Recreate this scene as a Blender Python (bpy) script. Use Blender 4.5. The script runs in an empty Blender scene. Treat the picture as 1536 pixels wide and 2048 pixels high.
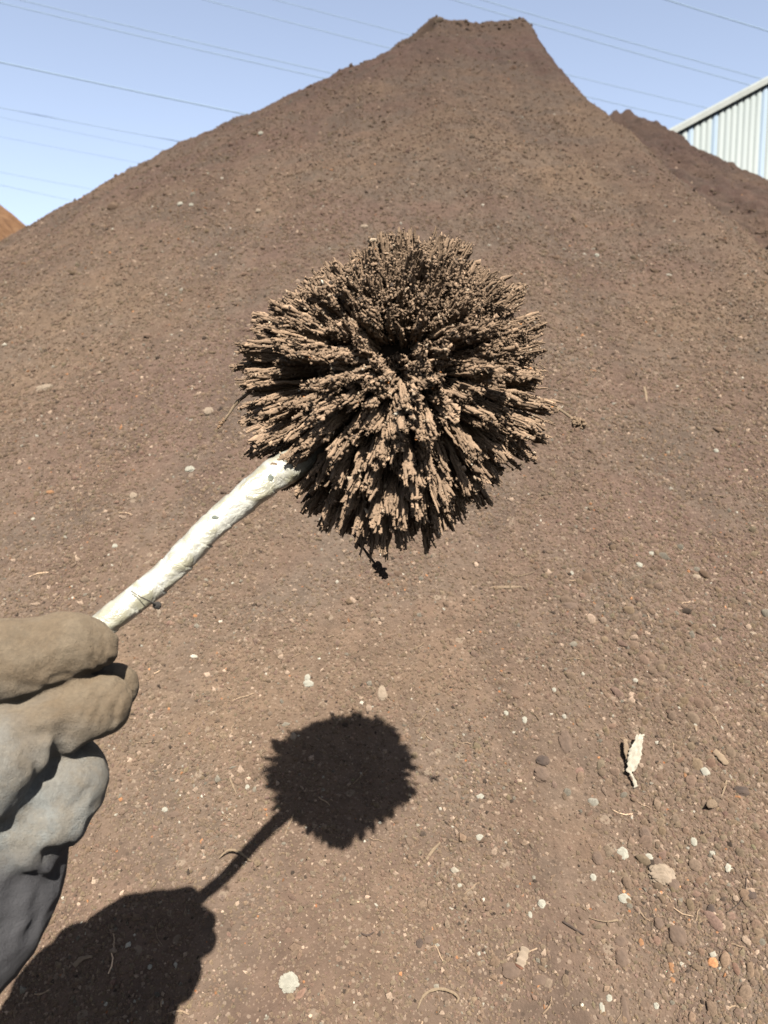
import bpy, math, random
import numpy as np
R = math.radians
rng = np.random.default_rng(7)
random.seed(7)
C = bpy.context.scene.collection
SC = bpy.context.scene

# ------------------------------------------------------------------ camera, sky, sun, exposure
F = 1540.0                       # focal length in pixels of the 1536 x 2048 photograph
PITCH = R(6.3); CP, SP = math.cos(PITCH), math.sin(PITCH)
EYE = np.array([0.0, 0.0, 1.5])
cam_d = bpy.data.cameras.new('camera'); cam = bpy.data.objects.new('camera', cam_d); C.objects.link(cam)
SC.camera = cam
cam.location = EYE; cam.rotation_euler = (R(90) - PITCH, 0, 0)
cam_d.sensor_fit = 'VERTICAL'; cam_d.sensor_height = 9.0
cam_d.lens = F / 2048 * 9.0
cam_d.clip_start = 0.01; cam_d.clip_end = 5000
cam_d.dof.use_dof = True; cam_d.dof.focus_distance = 0.54; cam_d.dof.aperture_fstop = 3.6

SUN = np.array([0.124, -0.904, 0.920]); SUN /= np.linalg.norm(SUN)      # towards the sun: behind the camera, high
w = bpy.data.worlds.new('World'); SC.world = w; w.use_nodes = True
nt = w.node_tree; nt.nodes.clear()
sky = nt.nodes.new('ShaderNodeTexSky'); sky.sky_type = 'NISHITA'; sky.sun_disc = False
sky.sun_elevation = math.asin(SUN[2]); sky.sun_rotation = math.atan2(SUN[0], SUN[1])
sky.air_density = 1.0; sky.dust_density = 1.5; sky.ozone_density = 2.4; sky.altitude = 0
bg = nt.nodes.new('ShaderNodeBackground'); bg.inputs[1].default_value = 0.05
out = nt.nodes.new('ShaderNodeOutputWorld')
hs = nt.nodes.new('ShaderNodeHueSaturation'); hs.inputs['Saturation'].default_value = .68; hs.inputs['Hue'].default_value = .503; hs.inputs['Value'].default_value = .80
nt.links.new(sky.outputs[0], hs.inputs['Color']); nt.links.new(hs.outputs[0], bg.inputs[0]); nt.links.new(bg.outputs[0], out.inputs[0])
sl = bpy.data.lights.new('sun', 'SUN'); sl.energy = 5.0; sl.angle = R(0.5); sl.color = (1.0, 0.93, 0.83)
so = bpy.data.objects.new('sun', sl); C.objects.link(so)
from mathutils import Vector, Matrix
so.rotation_euler = Vector(SUN).to_track_quat('Z', 'Y').to_euler(); so.location = (0, 0, 20)
SC.view_settings.view_transform = 'Standard'; SC.view_settings.look = 'None'
SC.view_settings.exposure = 2.55; SC.view_settings.gamma = 1.0; SC.view_settings.use_curve_mapping = False

# ------------------------------------------------------------------ helpers
def ray(px, py):
    px = np.asarray(px, float); py = np.asarray(py, float)
    a = (px - 768) / F; b = (1024 - py) / F
    return np.stack([a, CP + b * SP, b * CP - SP], -1)
def W(px, py, d):
    return EYE + ray(px, py) * np.asarray(d)[..., None] if np.ndim(d) else EYE + ray(px, py) * d

def mesh_obj(name, V, faces=None, mat=None, parent=None, smooth=False, quads=None, tris=None, col=None):
    V = np.asarray(V, np.float32)
    me = bpy.data.meshes.new(name)
    if faces is not None:
        me.from_pydata(V.tolist(), [], [list(map(int, f)) for f in faces])
    else:
        parts = []
        if quads is not None and len(quads): parts.append((np.asarray(quads, np.int32), 4))
        if tris is not None and len(tris): parts.append((np.asarray(tris, np.int32), 3))
        me.vertices.add(len(V)); me.vertices.foreach_set('co', V.ravel())
        loops = np.concatenate([p.ravel() for p, k in parts])
        tot = np.concatenate([np.full(len(p), k, np.int32) for p, k in parts])
        st = np.concatenate([[0], np.cumsum(tot)[:-1]]).astype(np.int32)
        me.loops.add(len(loops)); me.loops.foreach_set('vertex_index', loops)
        me.polygons.add(len(tot)); me.polygons.foreach_set('loop_start', st); me.polygons.foreach_set('loop_total', tot)
        me.update(calc_edges=True)
    if smooth: me.polygons.foreach_set('use_smooth', np.ones(len(me.polygons), bool))
    if col is not None:
        at = me.attributes.new('Col', 'FLOAT_COLOR', 'POINT')
        c4 = np.ones((len(V), 4), np.float32); c4[:, :3] = col
        at.data.foreach_set('color', c4.ravel())
    me.update()
    if mat: me.materials.append(mat)
    o = bpy.data.objects.new(name, me); C.objects.link(o)
    if parent: o.parent = parent; o.matrix_parent_inverse = Matrix.Translation(-Vector(parent.location))
    return o
def tag(o, label=None, cat=None, group=None, kind=None):
    if label: o['label'] = label
    if cat: o['category'] = cat
    if group: o['group'] = group
    if kind: o['kind'] = kind
    return o
def empty(name, loc):
    o = bpy.data.objects.new(name, None); C.objects.link(o); o.location = loc; o.empty_display_size = .02
    bpy.context.view_layer.update(); return o

_perm = rng.permutation(65536).astype(np.int64)
def _h(ix, iy, s):
    return _perm[(ix * 73 + iy * 9781 + s * 3331 + (ix * iy) % 1013) & 65535]
def noise2(x, y, s=0):
    x = np.asarray(x, float); y = np.asarray(y, float)
    ix = np.floor(x).astype(np.int64); iy = np.floor(y).astype(np.int64)
    fx = x - ix; fy = y - iy
    ux = fx * fx * fx * (fx * (fx * 6 - 15) + 10); uy = fy * fy * fy * (fy * (fy * 6 - 15) + 10)
    def g(jx, jy):
        a = _h(ix + jx, iy + jy, s) * (2 * math.pi / 65536)
        return np.cos(a) * (fx - jx) + np.sin(a) * (fy - jy)
    a = g(0, 0) * (1 - ux) + g(1, 0) * ux
    b = g(0, 1) * (1 - ux) + g(1, 1) * ux
    return (a * (1 - uy) + b * uy) * 1.4
def noise3(p, f, s=0):   # cheap 3-D noise from three planes
    p = p * f
    return (noise2(p[..., 0] + 9.1, p[..., 1] + p[..., 2] * .6, s) + noise2(p[..., 1] + 3.7, p[..., 2] - p[..., 0] * .6, s + 1)
            + noise2(p[..., 2] + 1.3, p[..., 0] + p[..., 1] * .6, s + 2)) / 1.8

class NB:                       # tiny node-tree builder
    def __init__(s, name):
        s.m = bpy.data.materials.new(name); s.m.use_nodes = True; s.t = s.m.node_tree; s.t.nodes.clear()
        s.o = s.t.nodes.new('ShaderNodeOutputMaterial')
    def n(s, typ, ins=None, **kw):
        nd = s.t.nodes.new(typ)
        for k, v in kw.items(): setattr(nd, k, v)
        for k, v in (ins or {}).items(): s.set(nd.inputs[k], v)
        return nd
    def set(s, sock, v):
        if isinstance(v, bpy.types.NodeSocket): s.t.links.new(v, sock)
        elif isinstance(v, bpy.types.Node): s.t.links.new(v.outputs[0], sock)
        else: sock.default_value = v
    def mix(s, f, a, b, bt='MIX'):
        m = s.n('ShaderNodeMix', data_type='RGBA', blend_type=bt)
        s.set(m.inputs[0], f); s.set(m.inputs[6], a); s.set(m.inputs[7], b); return m.outputs[2]
    def math(s, op, a, b=0.0, c=None):
        m = s.n('ShaderNodeMath', operation=op); s.set(m.inputs[0], a); s.set(m.inputs[1], b)
        if c is not None: s.set(m.inputs[2], c)
        return m.outputs[0]
    def noise(s, vec, scale, detail=4, rough=.55, dist=0):
        n = s.n('ShaderNodeTexNoise', {'Scale': scale, 'Detail': detail, 'Roughness': rough, 'Distortion': dist})
        s.set(n.inputs['Vector'], vec); return n
    def ramp(s, f, stops):
        r = s.n('ShaderNodeValToRGB'); s.set(r.inputs[0], f); cr = r.color_ramp
        while len(cr.elements) < len(stops): cr.elements.new(.5)
        for e, (p, c) in zip(cr.elements, stops):
            e.position = p; e.color = c if len(c) == 4 else (*c, 1)
        return r.outputs[0]
    def surf(s, color, rough=.9, normal=None, spec=.3, diffrough=1.0, **kw):
        p = s.n('ShaderNodeBsdfPrincipled'); s.set(p.inputs['Base Color'], color); s.set(p.inputs['Roughness'], rough)
        p.inputs['Specular IOR Level'].default_value = spec
        if 'Diffuse Roughness' in p.inputs: p.inputs['Diffuse Roughness'].default_value = diffrough
        for k, v in kw.items(): s.set(p.inputs[k.replace('_', ' ')], v)
        if normal is not None: s.set(p.inputs['Normal'], normal)
        s.t.links.new(p.outputs[0], s.o.inputs[0]); return s.m
    def bump(s, h, strength=.5, dist=.001, normal=None):
        b = s.n('ShaderNodeBump', {'Strength': strength, 'Distance': dist}); s.set(b.inputs['Height'], h)
        if normal is not None: s.set(b.inputs['Normal'], normal)
        return b.outputs[0]
    def pos(s): return s.n('ShaderNodeNewGeometry').outputs['Position']
    def objco(s): return s.n('ShaderNodeTexCoord').outputs['Object']

KA = .39        # everything here is dull: dark fines, dusty cloth, weathered metal
def rgb(*c): return (c[0] * KA, c[1] * KA, c[2] * KA, 1.0)
def dk(c): return tuple(v * KA for v in c)

# colours of the fines (linear): tan, pinkish, greyish
T1, T2, T3 = (.131, .094, .067), (.126, .087, .0685), (.116, .089, .069)
def make_dirt():
    b = NB('iron_fines'); p = b.pos()
    n1 = b.noise(p, 0.9, 3, .5); n2 = b.noise(p, 3.5, 5, .6, .6); n3 = b.noise(p, 30, 5, .65)
    c = b.mix(b.ramp(n1.outputs[0], [(.40, (0, 0, 0)), (.60, (1, 1, 1))]), rgb(*T1), rgb(*T2))
    c = b.mix(b.ramp(n2.outputs[0], [(.45, (0, 0, 0)), (.62, (1, 1, 1))]), c, rgb(*T3))
    mp = b.n('ShaderNodeMapping', {'Scale': (5.0, .6, .6)}); b.set(mp.inputs[0], p); n4 = b.noise(mp.outputs[0], 1.6, 4, .6, .5)
    c = b.mix(1.0, c, b.ramp(n4.outputs[0], [(.32, (.86, .85, .86)), (.5, (1, 1, 1)), (.68, (1.12, 1.10, 1.07))]), 'MULTIPLY')
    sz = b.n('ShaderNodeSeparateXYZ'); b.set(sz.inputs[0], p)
    upslope = b.math('ADD', b.math('MULTIPLY_ADD', sz.outputs[2], .32, -.22), b.math('MULTIPLY_ADD', n1.outputs[0], .7, -.35))
    at = b.n('ShaderNodeAttribute', attribute_name='Col')     # the second, darker tip of fines behind the right flank
    c = b.mix(at.outputs['Fac'], c, b.mix(1.0, c, (.88, .86, .88, 1), 'MULTIPLY'))
    g = b.ramp(n3.outputs[0], [(.25, (.70, .70, .70)), (.5, (1, 1, 1)), (.75, (1.22, 1.2, 1.18))])
    c = b.mix(1.0, c, g, 'MULTIPLY')
    # grains of their own tint
    for sc, lo, colr, k in ((420, .84, (.25, .19, .145), .45), (200, .93, (.27, .21, .16), .5), (170, -.04, (.045, .035, .028), .5),
                            (75, .975, (.25, .20, .15), .5), (260, -.003, (.33, .12, .04), .6)):
        v = b.n('ShaderNodeTexVoronoi', {'Scale': float(sc), 'Randomness': 1.0}); b.set(v.inputs['Vector'], p)
        sep = b.n('ShaderNodeSeparateColor'); b.set(sep.inputs[0], v.outputs['Color'])
        near = b.math('LESS_THAN', v.outputs['Distance'], .42)
        if lo > 0: f = b.math('GREATER_THAN', sep.outputs[0], lo)
        else: f = b.math('LESS_THAN', sep.outputs[1], -lo)
        c = b.mix(b.math('MULTIPLY', b.math('MULTIPLY', f, near), k), c, rgb(*colr))
    c = b.mix(b.ramp(upslope, [(0, (0, 0, 0)), (1, (1, 1, 1))]), c, b.mix(1.0, c, (.50, .485, .52, 1), 'MULTIPLY'))  # fines turn darker towards the top of the heap
    h1 = b.noise(p, 260, 6, .75); v1 = b.n('ShaderNodeTexVoronoi', {'Scale': 330.0}); b.set(v1.inputs['Vector'], p)
    v2 = b.n('ShaderNodeTexVoronoi', {'Scale': 120.0}); b.set(v2.inputs['Vector'], p)
    nn = b.bump(b.math('MULTIPLY', v1.outputs['Distance'], -1.0), .5, .0022)
    nn = b.bump(b.math('MULTIPLY', v2.outputs['Distance'], -1.0), .45, .0045, nn)
    nn = b.bump(h1.outputs[0], .6, .0025, nn)
    nn = b.bump(b.noise(p, 45, 5, .7).outputs[0], .5, .012, nn)
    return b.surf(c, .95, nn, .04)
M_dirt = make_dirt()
def make_attr(name, rough=.9, spec=.05, bs=500, bd=.0006):
    b = NB(name); a = b.n('ShaderNodeAttribute', attribute_name='Col')
    n = b.noise(b.pos(), bs, 3, .6)
    c = b.mix(1.0, a.outputs['Color'], b.ramp(n.outputs[0], [(.3, dk((.72, .72, .72))), (.7, dk((1.25, 1.25, 1.25)))]), 'MULTIPLY')
    return b.surf(c, rough, b.bump(n.outputs[0], .6, bd), spec)
M_grain = make_attr('gravel_grains')
M_fil = make_attr('iron_filings', .8, .10, 900, .0004)

# ------------------------------------------------------------------ terrain height
A = (.387, 6.1); B = (1.03, 6.1); ZA, ZB = 4.5537, 4.5572; Y0 = 6.1
A3 = (2.1785, 7.6); Z3 = 4.425
RS = [0, .15, .3, .6, 1, 1.5, 2, 2.5, 3, 3.5, 4, 5, 6, 8.]
CL = [0.0, -0.419, -0.578, -0.3, -0.082, -0.057, -0.04, -0.039, -0.026, -0.071, 0.015, 0.0, 0.0, 0.0]
C2 = [0.0, 0.055, 0.013, -0.003, -0.151, -0.202, -0.264, -0.278, 0.0, 0.0, 0.0, 0.0, 0.0, 0.0]
def Hbase(x, y, full=False):
    win = lambda ph, c, w_: np.exp(-((ph - c) / w_) ** 2)
    t = np.clip((x - A[0]) / (B[0] - A[0]), 0, 1)
    zc = ZA + (ZB - ZA) * t - .05 * np.sin(np.pi * t)
    dx = np.minimum(x - A[0], 0); dy = Y0 - y; r = np.hypot(dx, dy); ph = np.degrees(np.arctan2(dx, dy))
    z = zc - .665 * r + np.interp(r, RS, CL) * win(ph, -45, 26)
    xr = np.interp(y, [2, 2.78, 3.7, 4.53, 6.1], [1.05, 1.04, 1.07, 1.04, 1.065])
    e = x - xr; sm = .5 * (e + np.sqrt(e * e + .03 * np.clip((6.0 - y) / 2, .1, 1)))
    z = z - sm * (.8 + 1.1 * np.clip((y - 3.) / 2, 0, 1)) * np.clip((y - 1.7) / .8, 0, 1)
    dx = x - A3[0]; dy = A3[1] - y; r = np.hypot(dx, dy); ph = np.degrees(np.arctan2(dx, dy))
    z2 = Z3 - .56 * r + np.interp(r, RS, C2) * win(ph, 50, 35)
    k = .06; h = np.clip(.5 + .5 * (z2 - z) / k, 0, 1)
    if full: return h, xr
    return z * (1 - h) + z2 * h + k * h * (1 - h)
def Hn(x, y):
    d = np.hypot(x, y)
    far = np.clip((d - 1.2) / 2.5, 0, 1)
    z = .035 * noise2(x / 1.3, y / 1.1, 1) * far + .022 * noise2(x / .5, y / .7, 2) * (.25 + .75 * far)
    z += .010 * noise2(x / .2, y / .26, 3) * (.45 + far) + .0045 * noise2(x / .075, y / .075, 4) * (.7 + 2.6 * far)
    z += .012 * noise2(x / .16, y / 1.6, 12) * far * np.clip(y - 1, 0, 1) + .006 * noise2(x / .07, y / .9, 13) * far
    n5 = noise2(x / .030, y / .030, 5); z += .0022 * np.abs(n5) * (1 + 3 * far)
    z += .0022 * noise2(x / .017, y / .017, 6) * (.7 + 1.6 * far) + .0011 * noise2(x / .008, y / .008, 7)
    return z
def H(x, y):
    x = np.asarray(x, float); y = np.asarray(y, float)
    return Hbase(x, y) + Hn(x, y)
def hit(px, py):                 # where a sight line meets the heap
    d = ray(px, py); s = np.linspace(.3, 14, 6000)
    P = EYE + d * s[:, None]; below = P[:, 2] < H(P[:, 0], P[:, 1])
    i = max(int(np.argmax(below)), 1); s2 = np.linspace(s[i - 1], s[i], 60)
    P = EYE + d * s2[:, None]; j = int(np.argmax(P[:, 2] < H(P[:, 0], P[:, 1])))
    return P[j], s2[j]
def nrm(x, y, e=.01):
    gx = (H(x + e, y) - H(x - e, y)) / (2 * e); gy = (H(x, y + e) - H(x, y - e)) / (2 * e)
    n = np.stack([-gx, -gy, np.ones_like(gx)], -1); return n / np.linalg.norm(n, axis=-1, keepdims=True)

# ground: flat yard out to the horizon
g = NB('yard'); gp = g.pos()
M_yard = g.surf(g.ramp(g.noise(gp, .6, 8, .6).outputs[0], [(.3, dk((.07, .058, .045))), (.7, dk((.13, .11, .09)))]), .95, g.bump(g.noise(gp, 40, 6, .7).outputs[0], .5, .02), .2)
gs = np.concatenate([-np.geomspace(2500, 10, 14), np.linspace(-8, 8, 9), np.geomspace(10, 2500, 14)])
gx, gy = np.meshgrid(gs, gs); n_ = len(gs)
idx = np.arange(n_ * n_).reshape(n_, n_)
def gridq(idx): return np.stack([idx[:-1, :-1], idx[:-1, 1:], idx[1:, 1:], idx[1:, :-1]], -1).reshape(-1, 4)
o = mesh_obj('ground', np.stack([gx, gy, 0 * gx], -1).reshape(-1, 3), mat=M_yard, quads=gridq(idx)); tag(o, kind='structure')

# the heap: finer mesh where it is nearer, one sheet running below the yard at its foot
us = np.concatenate([-np.geomspace(4, .6, 60)[:-1], np.linspace(-.6, .6, 1150), np.geomspace(.6, 4, 60)[1:]])
ys = np.concatenate([np.linspace(-2.4, .25, 60)[:-1], np.geomspace(.25 + .45, 7.2 + .45, 1250) - .45, np.linspace(7.2, 19, 90)[1:]])
U, Y = np.meshgrid(us, ys); X = U * (np.maximum(Y, 0) + .75)
HB, XR = Hbase(X, Y, True); HB = np.clip(HB, 0, 1) * (Y > 1.6)
Z = np.maximum(H(X, Y) + HB * (.035 * noise2(X / .16, Y / .16, 51) + .02 * noise2(X / .07, Y / .07, 52)), -.25)
idx = np.arange(U.size).reshape(U.shape)
q = gridq(idx); zq = Z.ravel()[q].max(1); q = q[zq > -.24]
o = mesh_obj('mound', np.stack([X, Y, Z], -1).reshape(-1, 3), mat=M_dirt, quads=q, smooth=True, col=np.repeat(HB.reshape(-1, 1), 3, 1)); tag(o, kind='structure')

# ------------------------------------------------------------------ scattering
def ico(sub=0):
    import bmesh
    bm = bmesh.new(); bmesh.ops.create_icosphere(bm, subdivisions=sub + 1, radius=1.0)
    V = np.array([v.co[:] for v in bm.verts]); Fc = np.array([[v.index for v in f.verts] for f in bm.faces]); bm.free(); return V, Fc
def rotm(n):
    q = rng.normal(size=(n, 4)); q /= np.linalg.norm(q, axis=1, keepdims=True)
    a, b, c, d = q.T
    return np.stack([1 - 2 * (c * c + d * d), 2 * (b * c - a * d), 2 * (b * d + a * c), 2 * (b * c + a * d), 1 - 2 * (b * b + d * d), 2 * (c * d - a * b),
                     2 * (b * d - a * c), 2 * (c * d + a * b), 1 - 2 * (b * b + c * c)], -1).reshape(n, 3, 3)
OCT_V = np.array([[1, 0, 0], [-1, 0, 0], [0, 1, 0], [0, -1, 0], [0, 0, 1], [0, 0, -1]], float)
OCT_F = np.array([[0, 2, 4], [2, 1, 4], [1, 3, 4], [3, 0, 4], [2, 0, 5], [1, 2, 5], [3, 1, 5], [0, 3, 5]])
def scatter(P, S, cols, tmpl, jit=.3, aniso=.35):
    V0, F0 = tmpl; n = len(P); k = len(V0)
    V = V0[None] * (1 + rng.uniform(-jit, jit, (n, k, 1))) + rng.uniform(-jit, jit, (n, k, 3)) * .3
    V = V * np.exp(rng.normal(0, aniso, (n, 1, 3)))
    V = np.einsum('nij,nkj->nki', rotm(n), V) * S[:, None, None] + P[:, None]
    Fc = F0[None] + (np.arange(n) * k)[:, None, None]
    return V.reshape(-1, 3), Fc.reshape(-1, 3), np.repeat(cols, k, 0)
def join(parts):
    off = 0; Vs, Fs, Cs = [], [], []
    for v, f, c in parts: Vs.append(v); Fs.append(f + off); Cs.append(c); off += len(v)
    return np.concatenate(Vs), np.concatenate(Fs), np.concatenate(Cs)
def graincols(n, pale=.07, white=.005, orange=.0012, dark=.02):
    base = np.array(T1) * 1.05; c = base[None] * np.exp(rng.normal(0, .11, (n, 1))) * (1 + rng.normal(0, .03, (n, 3)))
    r = rng.random(n)
    def put(m, colr, s=.2): c[m] = np.array(colr)[None] * np.exp(rng.normal(0, s, (m.sum(), 1)))
    put(r < pale, (.24, .18, .135)); put((r > .5) & (r < .5 + white), (.32, .30, .25)); put((r > .6) & (r < .6 + orange), (.24, .12, .06), .3)
    put((r > .7) & (r < .7 + dark), (.05, .038, .03)); put((r > .85) & (r < .85 + .02), (.14, .125, .10)); return c
def coarse(x, y):                # a spill of coarser stones at the lower right
    u = x / (y + .02)
    m = np.clip((x - .235 - .12 * np.clip(y - .9, -.2, 1) - .10 * noise2(x * 6, y * 6, 21)) / .08, 0, 1) * np.clip((1.45 - y) / .4, 0, 1)
    return m
def dusty(x, y): return np.exp(-(((x - .205 - .25 * (y - .82)) / .040) ** 2 + ((y - .82) / .14) ** 2) * .9)
def slip(x, y):                  # freshly slid, smooth fines along the right flank and some runs below it
    xr = np.interp(y, [2, 2.78, 3.7, 4.53, 6.1], [1.05, 1.04, 1.07, 1.04, 1.065])
    return np.exp(-((x - xr + .06) / .17) ** 2) * np.clip((y - 1.9) / .6, 0, 1)
def on_heap(n, ymin, ymax, umax=.62):
    y = np.exp(rng.uniform(math.log(ymin + .05), math.log(ymax + .05), n)) - .05
    x = rng.uniform(-umax, umax, n) * (y + .12); return x, y
parts = []
I0, I1, I2 = ico(0), ico(1), ico(2)
# fine gravel over the whole near slope
x, y = on_heap(470000, .42, 6.6)
patch = noise2(x / .16, y / .16, 31) + .6 * noise2(x / .05, y / .05, 32) + coarse(x, y) * .8
keep = rng.random(len(x)) < np.clip(.55 + .55 * patch, .12, 1) * np.clip(1.12 - .26 * (y - 1.2), .16, 1) * (1 - .6 * slip(x, y)) * (1 - .8 * dusty(x, y)); x, y = x[keep], y[keep]
d = np.hypot(y, .9); s = .00098 * np.minimum(d, 2 + .6 * (d - 2)) * np.exp(np.abs(rng.normal(0, .42, len(x))))
P = np.stack([x, y, H(x, y) + s * .2], -1)
parts.append(scatter(P, s, graincols(len(x), .075, .004, .003, .02), (OCT_V, OCT_F), .28, .28))
# mid gravel
x, y = on_heap(16000, .42, 2.2); cz = coarse(x, y)
keep = rng.random(len(x)) < np.clip(.075 + .2 * noise2(x / .2, y / .2, 33) + cz * .8, 0.03, 1) * (1 - .95 * dusty(x, y)); x, y = x[keep], y[keep]
s = np.exp(rng.normal(math.log(.0026), .35, len(x))) * (.75 + .25 * y); s = np.minimum(s, .008)
P = np.stack([x, y, H(x, y) + s * .15], -1)
parts.append(scatter(P, s, graincols(len(x), .08, .010, .005, .015), I0, .16, .25))
# coarse stones of the spill
x = rng.uniform(.16, .62, 1500); y = rng.uniform(.45, 1.25, 1500); keep = rng.random(1500) < coarse(x, y) * .55; x, y = x[keep], y[keep]
s = np.exp(rng.normal(math.log(.0042), .3, len(x))); s = np.minimum(s, .0085)
P = np.stack([x, y, H(x, y) + s * .1], -1)
parts.append(scatter(P, s, graincols(len(x), .03, .006, .006, .02), I1, .13, .22))
# lumps on the far slope
x, y = on_heap(26000, 1.7, 6.6, .66)
keep = rng.random(len(x)) < np.clip(.16 + .6 * noise2(x / .5, y / .5, 34), .03, 1) * (1 - .9 * slip(x, y)); x, y = x[keep], y[keep]
s = .00105 * (y + .3) * np.exp(rng.normal(0, .4, len(x)))
P = np.stack([x, y, H(x, y) + s * .1], -1)
parts.append(scatter(P, s, graincols(len(x), .09, .003, .004, .012), I0, .25, .3))
# crumbs breaking the outline of the crest
x = rng.uniform(.15, 1.12, 90); y = 6.08 - np.abs(rng.normal(0, .12, 90)); s = np.exp(rng.normal(math.log(.007), .5, 90)); P = np.stack([x, y, H(x, y) + s * .1], -1)
parts.append(scatter(P, s, graincols(90, .02, 0, 0, .05), I1, .2, .3))
V, Fc, cc = join(parts)
hdark = np.clip(.32 * V[:, 2] - .22 + .25 * noise2(V[:, 0] * .9, V[:, 1] * .9, 66), 0, 1)[:, None]; cc = cc * (1 - hdark * np.array([[.42, .44, .41]]))      # darker fines higher up
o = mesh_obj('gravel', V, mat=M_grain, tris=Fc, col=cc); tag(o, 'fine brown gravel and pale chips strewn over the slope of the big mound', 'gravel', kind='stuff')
# straw and fibre crumbs
x, y = on_heap(230, .42, 1.8); n = len(x); L = rng.uniform(.004, .016, n); a = rng.uniform(0, math.pi, n); wd = rng.uniform(.0003, .0009, n)
N = nrm(x, y); Tn = np.stack([np.cos(a), np.sin(a), 0 * a], -1); Tn -= N * (Tn * N).sum(-1, keepdims=True); Bn = np.cross(N, Tn)
P = np.stack([x, y, H(x, y)], -1) + N * .0015
Vl, Ql = [], []
for k_, t in enumerate((-1, -.3, .4, 1)):
    bend = Bn * (L * .25 * (t * t) * rng.choice([-1, 1], n))[:, None]
    for sa, sb in ((1, 0), (0, 1), (-1, 0), (0, -1)):
        Vl.append(P + Tn * (L * t)[:, None] + bend + Bn * (wd * sa)[:, None] + N * (wd * sb + .0008 * rng.random(n))[:, None])
Vl = np.stack(Vl, 1)
q0 = []
for r_ in range(3):
    for k_ in range(4): q0.append([r_ * 4 + k_, r_ * 4 + (k_ + 1) % 4, r_ * 4 + 4 + (k_ + 1) % 4, r_ * 4 + 4 + k_])
Ql = np.array(q0)[None] + (np.arange(n) * 16)[:, None, None]
sc_ = np.repeat(np.array([[.26, .19, .13]]) * np.exp(rng.normal(0, .35, (n, 1))), 16, 0)
o = mesh_obj('straw_crumbs', Vl.reshape(-1, 3), mat=M_grain, quads=Ql.reshape(-1, 4), col=sc_); tag(o, 'tiny straw and fibre crumbs scattered on the near slope', 'debris', kind='stuff')

# ------------------------------------------------------------------ single things lying on the slope
def stone_mat(name, c1, c2, sc=120, bd=.001, rough=.9):
    b = NB(name); p = b.objco(); n = b.noise(p, sc, 5, .65)
    return b.surf(b.ramp(n.outputs[0], [(.3, dk(c1)), (.7, dk(c2))]), rough, b.bump(b.noise(p, sc * 3, 5, .7).outputs[0], .7, bd), .2)
M_clod = stone_mat('brown_clod', (.085, .058, .042), (.13, .09, .066)); M_white = stone_mat('white_stone', (.21, .20, .165), (.31, .30, .25))
M_cream = stone_mat('cream_stone', (.18, .14, .10), (.26, .205, .155)); M_darkc = stone_mat('dark_clod', (.035, .026, .022), (.08, .055, .042))
M_rustc = stone_mat('rusty_chip', (.16, .08, .04), (.27, .14, .065)); M_straw = stone_mat('dry_straw', (.15, .11, .07), (.24, .18, .12), 300, .0005)
M_leaf = stone_mat('pale_scrap', (.28, .26, .21), (.38, .35, .29), 150, .0008); M_tan = stone_mat('tan_scrap', (.16, .115, .075), (.23, .17, .115), 150, .0008)
def stone(px, py, wpx, hpx, mat, label, cat='stone', rough=.14, seed=0, name='stone', sink=.25, lumps=0):
    p, dd = hit(px, py); k = dd / F / 2
    V, Fc = ico(4 if max(wpx, hpx) > 18 else 3)
    loc = Vector(p)
    sd = seed + int(px * 7 + py)
    r = 1 + rough * noise3(V + sd, 1.3, sd % 97) * 1.6 + rough * .6 * noise3(V + sd, 3.5, sd % 89)
    if lumps: r = r + lumps * .7 * np.abs(noise3(V + sd, 2.6, 11)) + lumps * .22 * noise3(V, 6., 12)
    V = V * r[:, None]
    n = nrm(p[0], p[1]); up = n * .75 + np.array([0, -.25, .2]); up /= np.linalg.norm(up)
    rt = np.array([1., 0, 0]); rt -= up * rt.dot(up); rt /= np.linalg.norm(rt); fw = np.cross(up, rt)
    s = np.array([wpx * k, hpx * k * 1.1, min(wpx, hpx) * k * .85])
    V = V * s; V = V[:, :1] * rt + V[:, 1:2] * fw + V[:, 2:] * up + up * s[2] * (1 - 2 * sink) * .6
    o = mesh_obj(name, V, mat=mat, tris=Fc, smooth=True); o.location = loc
    tag(o, label, cat); return o
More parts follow.
